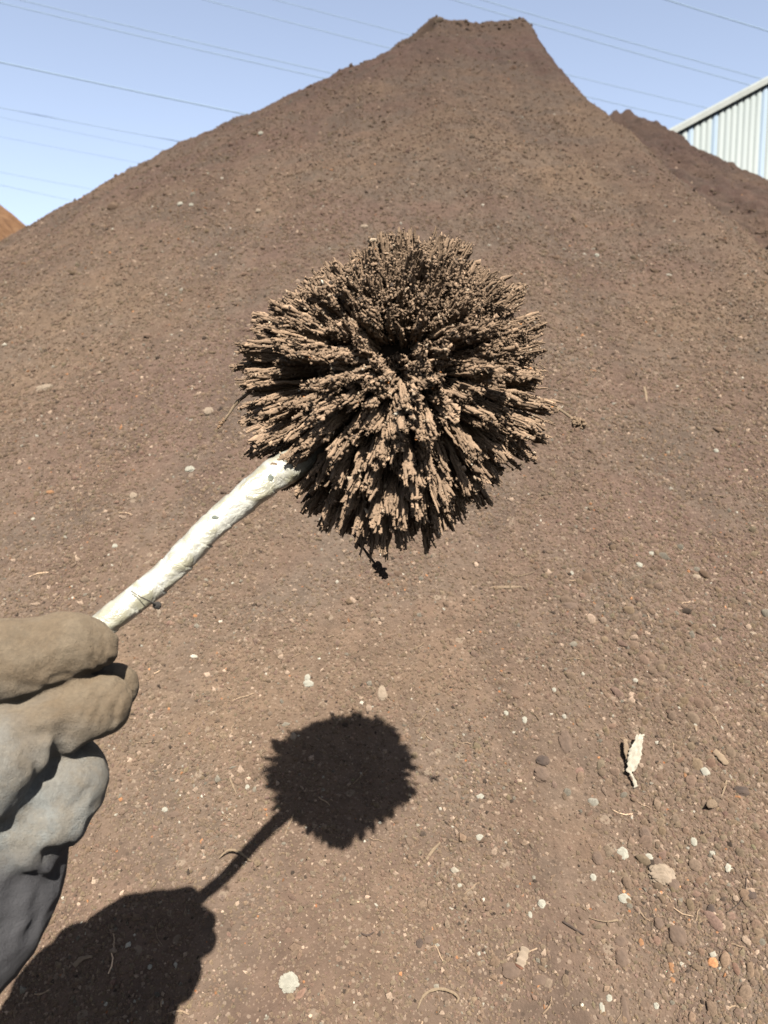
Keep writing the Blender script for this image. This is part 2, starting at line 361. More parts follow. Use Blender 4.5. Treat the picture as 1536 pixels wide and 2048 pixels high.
for a in [
    (1354, 1873, 33, 38, M_clod, 'largest smooth brown clod in the coarse gravel at lower right'),
    (1243, 1916, 24, 30, M_clod, 'oval brown clod left of and below the largest smooth clod'),
    (1317, 1847, 18, 18, M_clod, 'small round brown clod just up and left of the largest clod'),
    (1345, 1770, 25, 22, M_clod, 'round brown clod touching the crumbly cream lump'),
    (1315, 1728, 20, 20, M_clod, 'round brown clod just above the crumbly cream lump'),
    (1021, 1942, 38, 26, M_clod, 'brown clod lying under the segmented pale butt'),
    (1080, 1962, 32, 20, M_clod, 'half buried low brown clod right of the segmented butt and clod'),
    (1083, 1551, 30, 28, M_clod, 'round brown clod left of the white crumpled scrap'),
    (1085, 1522, 26, 18, M_darkc, 'dark flat clod pressed against the top of a round clod'),
    (1131, 1486, 24, 42, M_clod, 'tall oval brown clod up left of the white crumpled scrap'),
    (1482, 1583, 34, 18, M_darkc, 'long dark clod with a rusty tip near the right edge'),
    (1250, 2024, 15, 46, M_clod, 'narrow upright brown clod at the bottom edge right of centre'),
    (1500, 1790, 26, 14, M_darkc, 'dark flat crumb at the right edge of the coarse gravel'),
    (857, 1880, 20, 15, M_clod, 'small brown clod alone on the fine slope right of the shadows'),
    (839, 1887, 13, 16, M_darkc, 'dark clod beside a slightly larger brown clod below the shadow'),
    (1140, 1213, 30, 15, M_clod, 'low brown clod in the middle slope below the filings ball right side'),
    (1290, 1668, 20, 22, M_clod, 'brown clod with rusty flecks below the white crumpled scrap'),
    (1241, 1883, 22, 18, M_clod, 'brown clod next to an orange fleck above the oval clod'),
    (1422, 1820, 16, 17, M_darkc, 'dark round clod at lower right beside the right edge'),
    (1195, 1718, 20, 24, M_clod, 'brown clod left of the round white stone'),
    (350, 1630, 24, 12, M_clod, 'flat brown clod right of the glove above the handle shadow'),
    (1010, 1175, 60, 6, M_tan, 'thin buried sliver below the right side of the filings ball'),
]: stone(*a[:5], a[5], cat='clod', name='clod', lumps=.10)
WH = [
    (578, 1966, 34, 28, M_white, 'largest white crumbly stone, near the bottom between shadow and curled twig', .5),
    (1245, 1708, 21, 22, M_white, 'round white stone below the white crumpled scrap', .06),
    (1248, 1798, 24, 17, M_white, 'white two lobed stone in the coarse gravel straight below the round white stone', .15),
    (1322, 1752, 46, 34, M_cream, 'crumbly cream lump in the coarse gravel between two round clods', .4),
    (1409, 1545, 17, 16, M_white, 'white angular stone below the tan scrap', .12),
    (1502, 1546, 9, 17, M_white, 'small upright white stone close to the right edge', .1),
    (1387, 1684, 13, 15, M_white, 'small white stone right of the round white stone', .1),
    (1424, 1707, 11, 9, M_white, 'tiny white oval pebble near the right edge of the gravel', .05),
    (1297, 1716, 17, 13, M_white, 'white stone just above left of the crumbly cream lump', .1),
    (1186, 1755, 12, 12, M_white, 'white chip at the left border of the coarse gravel', .1),
    (1083, 1808, 15, 14, M_white, 'pale stone left of the coarse gravel above the segmented butt', .1),
    (1060, 1830, 8, 11, M_white, 'tiny white pebble between the pale stone and the segmented butt', .1),
    (1204, 2016, 10, 18, M_white, 'upright white stone at the bottom edge', .1),
    (1218, 1996, 11, 11, M_white, 'round white pebble above an upright white stone at the bottom', .1),
    (1312, 2012, 10, 10, M_white, 'white pebble at the bottom right of the narrow clod', .1),
    (1049, 1440, 10, 13, M_white, 'tall white pebble in the middle slope above the oval clod', .05),
    (1012, 1427, 9, 9, M_white, 'round white pebble left of a taller white pebble', .05),
    (615, 1356, 11, 13, M_white, 'white pebble above the ball shadow, upper of a pair', .1),
    (617, 1368, 20, 12, M_white, 'wide white pebble above the ball shadow, lower of a pair', .2),
    (764, 1388, 15, 28, M_cream, 'crumbly pale lump touching the top of the ball shadow', .4),
    (587, 1474, 12, 15, M_cream, 'pale triangular stone at the left edge of the ball shadow', .12),
    (380, 940, 20, 13, M_white, 'white chip up and left of the taped handle', .1),
    (418, 825, 17, 20, M_cream, 'cream chip left of the filings ball', .25),
    (1193, 512, 10, 9, M_white, 'white pebble on the far slope right of the filings ball top', .05),
    (1432, 903, 10, 9, M_white, 'bright white pebble on the slope at right below ball height', .05),
    (1278, 1131, 13, 11, M_white, 'white pebble on the middle slope upper of two at right', .1),
    (1302, 1108, 9, 9, M_white, 'small white pebble uphill from a larger white pebble at right', .1),
    (1392, 1155, 18, 11, M_cream, 'cream flat stone on the middle slope at right', .15),
    (1143, 1147, 8, 8, M_white, 'tiny white pebble on the middle slope below ball right side', .05),
    (361, 410, 11, 11, M_white, 'bright white pebble high on the left slope, left of a pair', .05),
    (383, 411, 9, 8, M_white, 'dim white pebble high on the left slope, right of a pair', .05),
    (522, 268, 9, 9, M_white, 'lone white pebble near the left skyline of the mound', .05),
    (517, 423, 12, 9, M_cream, 'pinkish pebble on the upper slope above the filings ball left', .05),
    (729, 455, 16, 10, M_cream, 'pinkish pebble just above the filings ball', .05),
    (90, 778, 34, 15, M_cream, 'flat cream chip on the far left slope', .3),
    (267, 993, 15, 14, M_cream, 'yellowish pebble left of the taped handle', .1),
    (230, 1093, 11, 9, M_white, 'small white pebble on the left slope above the glove', .1),
    (495, 1575, 8, 9, M_white, 'small white pebble left of the ball shadow', .1),
    (961, 1594, 15, 9, M_white, 'white flat pebble right of the ball shadow lower edge', .1),
    (960, 1676, 17, 11, M_white, 'white flat chip below another flat pebble right of the ball shadow', .1),
    (920, 1772, 12, 8, M_white, 'white sliver on the fine slope right of the handle shadow', .1),
    (330, 1620, 12, 9, M_white, 'white pebble right of the glove', .1),
    (1108, 1380, 8, 8, M_white, 'little white pebble on the middle slope above left of the crumpled scrap', .1),
    (1505, 1268, 14, 8, M_cream, 'flat cream pebble at the right edge of the middle slope', .1),
    (300, 1934, 9, 8, M_white, 'greyish pebble inside the hand shadow', .1),
]
for a in WH: stone(*a[:5], a[5], name='pebble', lumps=a[6])
for a in [(100, 985, 16, 7, M_rustc, 'orange chip on the left slope above the glove'), (1483, 392, 7, 5, M_rustc, 'orange fleck on the far right slope below the shed'),
          (1282, 1886, 10, 13, M_rustc, 'orange rusty chip between clods in the coarse gravel'), (1345, 1960, 9, 9, M_rustc, 'bright orange crumb at lower right'),
          (1343, 1935, 10, 18, M_rustc, 'reddish upright chip above the bright orange crumb'), (1371, 1553, 6, 14, M_rustc, 'small orange crumb left of the white angular stone'),
          (1066, 1425, 1, 1, M_rustc, '')][:6]: stone(*a[:5], a[5], cat='rust chip', name='rust_chip', lumps=.2)

def tube(name, pts, rad, mat, parent=None, k=10, lift=0, bumps=0.0, col=None, seed=3, sub=6, flat=1.0, cap=True):
    pts = np.asarray(pts, float); n = len(pts); rad = np.broadcast_to(np.asarray(rad, float), (n,))
    tt = np.linspace(0, n - 1, (n - 1) * sub + 1)
    def cr(P):
        i = np.clip(np.floor(tt).astype(int), 0, n - 2); f = (tt - i)
        if P.ndim > 1: f = f[:, None]
        p0, p1, p2, p3 = P[np.maximum(i - 1, 0)], P[i], P[i + 1], P[np.minimum(i + 2, n - 1)]
        return .5 * (2 * p1 + (p2 - p0) * f + (2 * p0 - 5 * p1 + 4 * p2 - p3) * f ** 2 + (3 * p1 - p0 - 3 * p2 + p3) * f ** 3)
    Pc, Rc = cr(pts), cr(rad); T = np.gradient(Pc, axis=0); T /= np.linalg.norm(T, axis=1, keepdims=True)
    up = np.array([.13, -.4, .9]); S_ = np.cross(T, up); S_ /= np.linalg.norm(S_, axis=1, keepdims=True); Nn = np.cross(S_, T)
    a = np.arange(k) * 2 * math.pi / k
    rr = Rc[:, None] * (1 + bumps * noise2(tt[:, None] * 2.3 + seed, np.cos(a)[None] * 1.5 + seed * 2, 3) * 1.5)
    V = Pc[:, None] + S_[:, None] * (np.cos(a)[None, :, None] * rr[..., None]) + Nn[:, None] * (np.sin(a)[None, :, None] * rr[..., None] * flat)
    m = len(Pc); q = []
    for i in range(m - 1):
        for j in range(k): q.append([i * k + j, i * k + (j + 1) % k, (i + 1) * k + (j + 1) % k, (i + 1) * k + j])
    V = np.concatenate([V.reshape(-1, 3), Pc[:1], Pc[-1:]]); tr = []
    for j in range(k): tr.append([m * k, (j + 1) % k, j]); tr.append([m * k + 1, (m - 1) * k + j, (m - 1) * k + (j + 1) % k])
    return V, np.array(q), np.array(tr)
def add_tube(name, pts, rad, mat, parent=None, **kw):
    V, q, t = tube(name, pts, rad, mat, **kw); org = np.mean(pts, 0)
    if parent: return mesh_obj(name, V, mat=mat, quads=q, tris=t, smooth=True, parent=parent)
    o = mesh_obj(name, V - org, mat=mat, quads=q, tris=t, smooth=True); o.location = org; return o
def ground_pts(pl, lift):
    L = np.broadcast_to(lift, (len(pl),)); P = []
    for (a, b), l in zip(pl, L):
        p, _ = hit(a, b); P.append(p + nrm(p[0], p[1], .02) * l)
    return P
def twig(pl, rad, mat, label, cat='twig', name='twig', lift=.002, **kw):
    o = add_tube(name, ground_pts(pl, lift), rad, mat, bumps=.25, **kw); tag(o, label, cat); return o
twig([(835, 2018), (845, 1997), (862, 1985), (885, 1983), (905, 1990), (916, 1999), (912, 2008)], [.0006, .001, .0012, .0012, .0012, .0010, .0005], M_straw, 'curled hooked twig lying at the bottom right of centre', lift=[.001, .003, .005, .006, .006, .004, .002])
twig([(438, 1719), (458, 1709), (480, 1711), (502, 1724)], [.0004, .0011, .0012, .0006], M_straw, 'bent straw crossing the shadow of the handle', 'straw', 'straw', lift=[.002, .009, .010, .002])
twig([(853, 1721), (864, 1705), (880, 1687)], [.0012, .0016, .0008], M_straw, 'straight pale straw on the slope below the ball shadow', 'straw', 'straw')
twig([(1288, 776), (1291, 790), (1293, 806)], [.002, .0025, .0015], M_straw, 'short upright twig on the slope right of the filings ball')
twig([(460, 1556), (466, 1572), (474, 1590)], [.0006, .0009, .0005], M_straw, 'thin pale straw left of the ball shadow', 'straw', 'straw')
twig([(1125, 1845), (1145, 1858), (1168, 1872)], [.0008, .0011, .0006], M_darkc, 'thin dark twig above the oval clod at lower right', lift=.003)
twig([(1178, 1838), (1210, 1846), (1234, 1842)], [.0003, .0005, .0012], M_straw, 'thin curved straw with a white tip left of the large clod', 'straw', 'straw', lift=.003)
twig([(1450, 1565), (1446, 1580), (1440, 1600)], [.0009, .001, .0005], M_straw, 'short straw left of the long dark clod', 'straw', 'straw', lift=.004)
twig([(1490, 1758), (1488, 1785), (1476, 1810), (1452, 1828)], [.0004, .0005, .0005, .0004], M_darkc, 'thread like root arching near the right edge', 'root', 'root', lift=.004)
twig([(722, 1868), (735, 1873), (748, 1866)], [.0004, .001, .0005], M_darkc, 'tiny dark sliver on the fine slope below the ball shadow', lift=.003)
twig([(1005, 1142), (1035, 1155), (1068, 1146)], [.0004, .0007, .0004], M_straw, 'fine root fibre below the filings ball at right', 'root', 'root', lift=.003)
# dead leaf in the hand shadow
twig([(150, 1935), (160, 1924), (172, 1917), (186, 1915)], [.002, .003, .002, .0015], M_tan, 'brown curled leaf inside the hand shadow', 'leaf', 'leaf', flat=.4, lift=.003)
twig([(1426, 1504), (1436, 1515), (1447, 1527), (1452, 1532)], [.004, .0055, .005, .003], M_tan, 'tan leaf scrap up right of the white angular stone', 'leaf', 'leaf', flat=.3, lift=.004)
twig([(1122, 1452), (1392, 1465)][:0] or [(1390, 1452), (1392, 1465)], [.002, .001], M_tan, 'small pale leaf crumb above the tan leaf scrap', 'leaf', 'leaf', flat=.4)
# segmented butt
bt = empty('butt', Vector(hit(1043, 1915)[0])); tag(bt, 'pale segmented butt with brown end on the lower slope', 'butt')
GP = ground_pts([(1049, 1900), (1046, 1913), (1041, 1927), (1038, 1935)], .004)
V, q, t = tube('', GP, [.0045, .0048, .0047, .0045], None, k=16, sub=12)
seg = np.repeat(1 + .10 * np.sin(np.linspace(0, 22, 37)), 16); Pc = V[:-2].reshape(-1, 16, 3); cen = Pc.mean(1, keepdims=True)
V[:-2] = (cen + (Pc - cen) * seg.reshape(-1, 16, 1)).reshape(-1, 3)
mesh_obj('wrapper', V, mat=M_cream, quads=q, tris=t, smooth=True, parent=bt)
GP2 = [GP[-1], GP[-1] + (GP[-1] - GP[-2]) * .5]
V, q, t = tube('', GP2, [.0041, .0038], None, k=14, bumps=.2)
mesh_obj('burnt_end', V, mat=stone_mat('brown_end', (.09, .04, .025), (.16, .08, .05)), quads=q, tris=t, smooth=True, parent=bt)

# crumpled white scrap: a folded strip standing off the slope
def ribbon(spec, width_dir, thick, nseg=24, nw=7, crumple=.0015, seed=5):
    pts = np.array([s[0] for s in spec]); wd = np.array([s[1] for s in spec]); tt = np.linspace(0, len(pts) - 1, nseg)
    i = np.arange(len(pts)); Pc = np.stack([np.interp(tt, i, pts[:, k]) for k in range(3)], -1); Wd = np.interp(tt, i, wd)
    Bv = np.stack([np.interp(tt, i, np.array(width_dir)[:, k]) for k in range(3)], -1); Bv /= np.linalg.norm(Bv, axis=1, keepdims=True)
    s = np.linspace(-1, 1, nw); edge = 1 + .22 * noise2(tt * 2.1 + seed, tt * 0 + seed, 2)[:, None] * np.abs(s)[None] * 2
    V = Pc[:, None] + Bv[:, None] * (Wd[:, None] * s[None] * edge)[..., None] * .5
    nn = np.cross(np.gradient(Pc, axis=0), Bv); nn /= np.linalg.norm(nn, axis=1, keepdims=True)
    cr = crumple * (noise2(tt[:, None] * 1.4 + 0 * s, s[None] * 2.5 + seed, 8) * 2 + noise2(tt[:, None] * .5 + 7, s[None] * 4 + seed, 9) * 1.5)
    V = V + nn[:, None] * cr[..., None]
    top = V + nn[:, None] * thick / 2; bot = V - nn[:, None] * thick / 2
    n1 = nseg * nw; VV = np.concatenate([top.reshape(-1, 3), bot.reshape(-1, 3)]); idx = np.arange(n1).reshape(nseg, nw)
    q = gridq(idx); q2 = gridq(idx)[:, ::-1] + n1; loop = list(idx[0]) + list(idx[1:, -1]) + list(idx[-1, ::-1][1:]) + list(idx[::-1, 0][1:-1])
    sd = [[loop[(k + 1) % len(loop)], loop[k], loop[k] + n1, loop[(k + 1) % len(loop)] + n1] for k in range(len(loop))]
    return VV, np.concatenate([q, q2, np.array(sd)])
p0, dd = hit(1258, 1560); kk = dd / F
sc0 = empty('paper_scrap', Vector(p0)); tag(sc0, 'white crumpled paper scrap with a twisted tan tail standing on the lower right slope', 'scrap')
def gp(px, py, l): p, _ = hit(px, py); return p + nrm(p[0], p[1], .02) * l
rt = np.array([1., .15, .05])
V, q = ribbon([(gp(1277, 1484, .016), .010), (gp(1272, 1497, .018), .016), (gp(1268, 1512, .018), .014), (gp(1266, 1528, .015), .015), (gp(1262, 1543, .012), .014), (gp(1259, 1552, .008), .010)], [rt, rt + [0, .3, .3], rt, rt - [0, .2, .2], rt, rt], .0005, 40, 11, .0016)
mesh_obj('paper', V, mat=M_leaf, quads=q, smooth=True, parent=sc0)
V, q = ribbon([(gp(1246, 1488, .012), .004), (gp(1248, 1500, .016), .009), (gp(1251, 1512, .014), .006), (gp(1255, 1530, .006), .006)], [rt, rt + [0, .8, .6], rt, rt], .0005, 24, 5, .001, 9)
mesh_obj('fold', V, mat=M_tan, quads=q, smooth=True, parent=sc0)
V, q, t = tube('', [gp(1258, 1550, .008), gp(1260, 1558, .010), gp(1266, 1567, .009), gp(1271, 1576, .003)], [.0018, .0016, .0019, .0032], None, bumps=.5, flat=.4)
mesh_obj('tail', V, mat=M_leaf, quads=q, tris=t, smooth=True, parent=sc0)

# ------------------------------------------------------------------ the ball of filings
BC = W(786, 808, .468); BR = .468 / F                     # centre, metres per pixel there
camR = np.array([1., 0, 0]); camU = np.array([0, SP, CP]); camB = np.array([0, -CP, SP])     # right, up, towards the viewer
OUT = np.array([(850, 463), (930, 486), (985, 525), (1035, 570), (1045, 612), (1088, 660), (1108, 765), (1112, 820), (1075, 880), (1045, 925), (1005, 970), (950, 1000), (915, 1040),
                (870, 1065), (825, 1108), (790, 1108), (740, 1085), (690, 1060), (640, 1030), (600, 985), (560, 920), (500, 885), (492, 850), (500, 810), (465, 740), (480, 700), (515, 640),
                (520, 605), (570, 570), (615, 545), (660, 525), (730, 480), (790, 466)], float)
th = np.arctan2(783 - OUT[:, 1], OUT[:, 0] - 790); rr_ = np.hypot(783 - OUT[:, 1], OUT[:, 0] - 790); o_ = np.argsort(th); th, rr_ = th[o_], rr_[o_]
def Rdir(D):
    a, b, c = D @ camR, D @ camU, D @ camB
    t = np.arctan2(b, a); r = np.interp(t, th, rr_, period=2 * math.pi)
    e = np.hypot(a, b); m = np.clip(e, 0, 1) ** 1.5
    base = r * m + 305 * (1 - m)
    up = np.stack([a - .05, b - .22, c], -1); pit = np.exp(-((up[:, 0] / .12) ** 2 + (up[:, 1] / .16) ** 2)) + .5 * np.exp(-(((up[:, 0] + .12) / .12) ** 2 + ((up[:, 1] + .10) / .06) ** 2)) * (c > 0)
    base = base * (1 + .045 * noise3(D, 2.3, 17) + .02 * noise3(D, 6., 19))
    return base * (1 - .40 * pit) * BR * (1 - .5 * np.clip(-c, 0, 1) ** 1.5)        # flat at the back, where the magnet's rear face is
def fib(n, j=.0):
    i = np.arange(n) + .5; ph = np.arccos(1 - 2 * i / n); t = math.pi * (1 + 5 ** .5) * i
    D = np.stack([np.cos(t) * np.sin(ph), np.sin(t) * np.sin(ph), np.cos(ph)], -1) + rng.normal(0, j, (n, 3))
    return D / np.linalg.norm(D, axis=1, keepdims=True)
NT = 6800; D0 = fib(NT, .018); CLD = fib(760, .07)
best = np.full(NT, -2.); ci = np.zeros(NT, int)
for s_ in range(0, len(CLD), 100):
    dt = D0 @ CLD[s_:s_ + 100].T; m = dt.argmax(1); v = dt[np.arange(NT), m]; up_ = v > best; best[up_] = v[up_]; ci[up_] = m[up_] + s_
clen = rng.uniform(.78, 1.02, len(CLD)); topness = np.clip((CLD @ camU + .2 * CLD @ camR - .25) / .45, 0, 1)
clen = clen * (1 - topness) + rng.uniform(.89, 1.02, len(CLD)) * topness
tight = .80 * (1 - topness) + .55 * topness
tip = D0 + (CLD[ci] - D0) * tight[ci][:, None] + rng.normal(0, .016, (NT, 3)); tip /= np.linalg.norm(tip, axis=1, keepdims=True)
# patches missing altogether leave deep dark slots
gapn = noise3(D0, 3.2, 61) + .5 * noise3(D0, 7., 64); topT = np.clip((D0 @ camU - .3) / .3, 0, 1)
drop = (gapn > .17 + .4 * topT)
tlen = Rdir(tip) * clen[ci] * (1 + rng.normal(0, .025, NT)) * np.where(drop, .62, 1.0)
tlen = np.minimum(tlen, Rdir(tip) * 1.02) * 1.03
ks, K = 4, 11
NS = NT * 3; si = np.repeat(np.arange(NT), 3)
st_dir = D0[si] + rng.normal(0, .016, (NS, 3)); en_dir = tip[si] + rng.normal(0, .012, (NS, 3))
tn = np.clip((tip[si] @ camU - .12) / .35, 0, 1); sl_ = tlen[si] * (rng.uniform(.90, 1.0, NS) * (1 - tn) + rng.uniform(.93, 1.0, NS) * tn)
ORG = (camU * .24 + camR * .05) * 310 * BR          # the bristles spring from a point above the middle
tt = np.linspace(.45, 1, K); cent = []
for k_, t_ in enumerate(tt):
    f = ((t_ - .45) / .55) ** 1.3
    d_ = st_dir * (1 - f) + en_dir * f; d_ /= np.linalg.norm(d_, axis=1, keepdims=True)
    cent.append(BC + ORG * (1 - t_) + d_ * (sl_ * t_)[:, None] + rng.normal(0, .00042, (NS, 3)))
cent = np.stack(cent, 1); ax = cent[:, -1] - cent[:, 0]; ax /= np.linalg.norm(ax, axis=1, keepdims=True)
s1 = np.cross(ax, [.3, .2, .9]); s1 /= np.linalg.norm(s1, axis=1, keepdims=True); s2 = np.cross(ax, s1)
aa = np.arange(ks) * 2 * math.pi / ks
prof = np.interp(tt, [.45, .75, .95, 1.0], [.8, 1.0, 1.05, .7]) * .00073
rad = prof[None, :, None] * np.exp(rng.normal(0, .42, (NS, K, ks))) * np.exp(rng.normal(0, .2, (NS, 1, 1)))
V = cent[:, :, None] + s1[:, None, None] * (np.cos(aa)[None, None, :, None] * rad[..., None]) + s2[:, None, None] * (np.sin(aa)[None, None, :, None] * rad[..., None])
q0 = [[r_ * ks + j, r_ * ks + (j + 1) % ks, (r_ + 1) * ks + (j + 1) % ks, (r_ + 1) * ks + j] for r_ in range(K - 1) for j in range(ks)]
Q = np.array(q0)[None] + (np.arange(NS) * K * ks)[:, None, None]; V = V.reshape(-1, 3); nV = len(V)
fc = np.array([[.222, .155, .104]]); sc_ = np.repeat(fc * np.exp(rng.normal(0, .18, (NS, 1))), K * ks, 0)
# grains clinging along the strands
ng = 230000; gi = rng.integers(0, NS, ng); gt = 1 - np.abs(rng.normal(0, .20, ng)); gt = np.clip(gt, .5, 1.0); kf = (gt - .45) / .55 * (K - 1); k0 = np.minimum(kf.astype(int), K - 2); kf -= k0
P = cent[gi, k0] * (1 - kf)[:, None] + cent[gi, k0 + 1] * kf[:, None] + rng.normal(0, .00072, (ng, 3))
s = np.minimum(np.exp(rng.normal(math.log(.00060), .45, ng)), .0013)
gc = fc * np.exp(rng.normal(0, .24, (ng, 1))); r = rng.random(ng)
gc[r < .06] = (.36, .28, .20); gc[(r > .5) & (r < .504)] = (.5, .46, .38); gc[(r > .6) & (r < .604)] = (.40, .17, .06); gc[(r > .7) & (r < .76)] = (.06, .045, .035)
big = (r < .0012); s[big] *= 1.9; gc[big] = (.36, .29, .21)
# the upper dome is packed smooth with loose grains
nu = 30000; du = rng.normal(size=(nu, 3)) + camU * 1.1 + camB * .2; du /= np.linalg.norm(du, axis=1, keepdims=True); du = du[(du @ camU + .25 * du @ camR > .50 + .30 * noise3(du, 3.0, 77)) & (noise3(du, 9., 79) < .22)]
Pu = BC + du * (Rdir(du) * rng.uniform(.84, .96, len(du)))[:, None]; P = np.concatenate([P, Pu]); s = np.concatenate([s, np.exp(rng.normal(math.log(.00042), .4, len(du)))])
gc = np.concatenate([gc, fc * np.exp(rng.normal(0, .26, (len(du), 1)))])
gv, gf, gcol = scatter(P, s, gc, (OCT_V, OCT_F), .3, .35)
# core clump the strands stand on, colour darkened for the shade between them
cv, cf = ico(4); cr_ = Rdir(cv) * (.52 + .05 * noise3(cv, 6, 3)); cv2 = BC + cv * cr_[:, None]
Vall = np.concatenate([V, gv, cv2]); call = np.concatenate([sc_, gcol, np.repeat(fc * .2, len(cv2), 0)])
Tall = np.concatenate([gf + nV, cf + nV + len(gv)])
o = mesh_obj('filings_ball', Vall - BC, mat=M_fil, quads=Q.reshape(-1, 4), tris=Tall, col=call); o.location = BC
tag(o, 'bristling round ball of brown iron filings clinging to the magnet on the white handle', 'iron filings')

# stalks caught in the ball
def stalk(pts, rad, mat, label, tipmat=None, tipr=None, cat='straw', name='straw', seed=1):
    P = [W(*p) for p in pts]; r0 = empty(name, Vector(P[0])); tag(r0, label, cat)
    V, q, t = tube('', P, rad, None, k=8, bumps=.35, seed=seed); mesh_obj('stem', V, mat=mat, quads=q, tris=t, smooth=True, parent=r0)
    if tipr:
        m = 60; PP = np.array([P[-1] + (np.array(P[-1]) - np.array(P[-2])) * rng.uniform(-.5, .35) * 1.0 + rng.normal(0, tipr * .32, 3) for _ in range(m)])
        v, f, c = scatter(PP, np.full(m, tipr * .42), np.repeat(np.array([tipmat]), m, 0), I0, .3, .3)
        mesh_obj('crust', v, mat=M_fil, tris=f, col=c, parent=r0)
stalk([(540, 745, .465), (498, 785, .465), (474, 805, .466), (458, 828, .467), (441, 850, .468)], [.0009, .0011, .0010, .0007, .0009], M_straw, 'brown twisted straw poking out of the left of the filings ball', (.20, .13, .08), .0013)
stalk([(1060, 792, .466), (1112, 815, .466), (1135, 830, .466), (1160, 848, .466)], [.0009, .0009, .0008, .0008], M_straw, 'straw with a crusted tip poking out of the right of the filings ball', (.19, .135, .09), .0027)
stalk([(680, 1035, .475), (715, 1080, .478), (738, 1112, .480), (762, 1142, .482)], [.0008, .0007, .0008, .0007], M_darkc, 'shaded dark stalk hanging below the filings ball with a lumpy tip', (.07, .05, .04), .0030)

# ------------------------------------------------------------------ magnet wand: taped handle and puck
wand = empty('magnet_wand', Vector(W(225, 1245, .391))); tag(wand, 'white taped handle held in the glove, carrying a magnet inside the filings ball', 'magnet wand')
b = NB('white_tape'); p = b.objco(); n1 = b.noise(p, 70, 4, .6, .8); n2 = b.noise(p, 260, 5, .65, 1.2); n3 = b.noise(p, 35, 6, .75, 1.5)
c = b.mix(b.ramp(n1.outputs[0], [(.42, (0, 0, 0)), (.60, (1, 1, 1))]), rgb(.40, .40, .36), rgb(.28, .27, .20))
c = b.mix(b.ramp(n3.outputs[0], [(.66, (0, 0, 0)), (.71, (1, 1, 1))]), c, rgb(.22, .20, .16))
M_tape = b.surf(c, b.ramp(n1.outputs[0], [(.3, (.18, .18, .18)), (.7, (.38, .38, .38))]), b.bump(n2.outputs[0], .5, .0012, b.bump(n1.outputs[0], .6, .004)), .5, 0.0, Coat_Weight=.4, Coat_Roughness=.12)
HP = [(-40, 1475, .380), (60, 1388, .383), (145, 1306, .386), (217, 1241, .391), (296, 1180, .399), (345, 1136, .405), (390, 1088, .410), (438, 1040, .417), (489, 998, .424), (545, 953, .432), (583, 930, .440), (640, 890, .450), (720, 830, .460), (788, 790, .468)]
HR = [.0062, .0062, .0064, .0067, .0069, .0070, .0072, .0074, .0079, .0089, .0088, .0075, .0075, .0075]
Pw = [W(*p) for p in HP]
V, q, t = tube('', Pw, HR, None, k=64, sub=44, seed=4)
m = (len(V) - 2) // 64; Pc = V[:-2].reshape(m, 64, 3); cen = Pc.mean(1, keepdims=True)
s_arc = np.concatenate([[0], np.cumsum(np.linalg.norm(np.diff(cen[:, 0], axis=0), axis=1))])
ang = np.arange(64) / 64.0
helix = (s_arc[:, None] / .0160 + ang[None] + .10 * noise2(s_arc[:, None] * 60 + 0 * ang, ang[None] * 4, 44))       # overlapping turns: a step at every lap
fr = helix - np.floor(helix)
off = .0005 * fr - .0003 * (fr < .03)
wr = .0003 * noise2(fr * 3 + 3, helix * 1.1, 41) + .0004 * noise2(np.cos(ang * 6.283)[None] * 1.6 + s_arc[:, None] * 45, np.sin(ang * 6.283)[None] * 1.6 + s_arc[:, None] * 50, 42)
rad0 = np.linalg.norm(Pc - cen, axis=2)
Pc = cen + (Pc - cen) * ((rad0 + off + wr) / rad0)[..., None]; V[:-2] = Pc.reshape(-1, 3)
mesh_obj('handle', V, mat=M_tape, quads=q, tris=t, smooth=True, parent=wand)
# lap edges pick up grime: a thin line of glue dirt following each lap
gl = stone_mat('glue_dirt', (.05, .05, .045), (.13, .12, .10), 300, .0003)
for lap in (9.0, 10.0, 11.0, 13.0, 15.0):
    PP = []
    for a_ in np.linspace(.42, .98, 14):
        s_w = (lap + .0 - a_) * .0160
        i = int(np.clip(np.searchsorted(s_arc, s_w), 1, m - 2)); j = int(a_ * 64) % 64; pnt = Pc[i, j]; nn_ = pnt - cen[i, 0]; nn_ /= np.linalg.norm(nn_); PP.append(pnt + nn_ * .00005)
    V, q, t = tube('', PP, .00022, None, k=5, bumps=.6, sub=3); mesh_obj('seam', V, mat=gl, quads=q, tris=t, smooth=True, parent=wand)
def onhandle(px, py, wpx, hpx, mat, nm, lift=0.0):
    tpos = min(range(m), key=lambda i: abs(768 + F * (cen[i, 0, 0]) / ((cen[i, 0] - EYE) @ (-camB)) - px) + abs(1024 - F * ((cen[i, 0] - EYE) @ camU) / ((cen[i, 0] - EYE) @ (-camB)) - py))
    d_ = (cen[tpos, 0] - EYE) @ (-camB); tgt = W(px, py, d_); off_ = tgt - cen[tpos, 0]; r_ = rad0[tpos].mean() + .0008
    lat = np.linalg.norm(off_); pp = cen[tpos, 0] + off_ + camB * math.sqrt(max(r_ * r_ - lat * lat, 0)); k = d_ / F / 2
    v, f = ico(3); v = v * (1 + .35 * noise3(v + px, 2., 5))[:, None]
    v = v[:, :1] * camR * wpx * k + v[:, 1:2] * camU * hpx * k + v[:, 2:] * camB * min(wpx, hpx) * k * .35
    mesh_obj(nm, v + pp, mat=mat, tris=f, smooth=True, parent=wand)
M_black = stone_mat('black_grime', (.012, .012, .012), (.04, .035, .03), 200, .0004); M_greyg = stone_mat('grey_grime', (.08, .10, .09), (.22, .24, .2), 300, .0003)
onhandle(545, 957, 12, 14, M_greyg, 'grime_spot'); onhandle(536, 992, 6, 16, M_black, 'grime_spot'); onhandle(437, 1035, 14, 8, M_greyg, 'grime_spot')
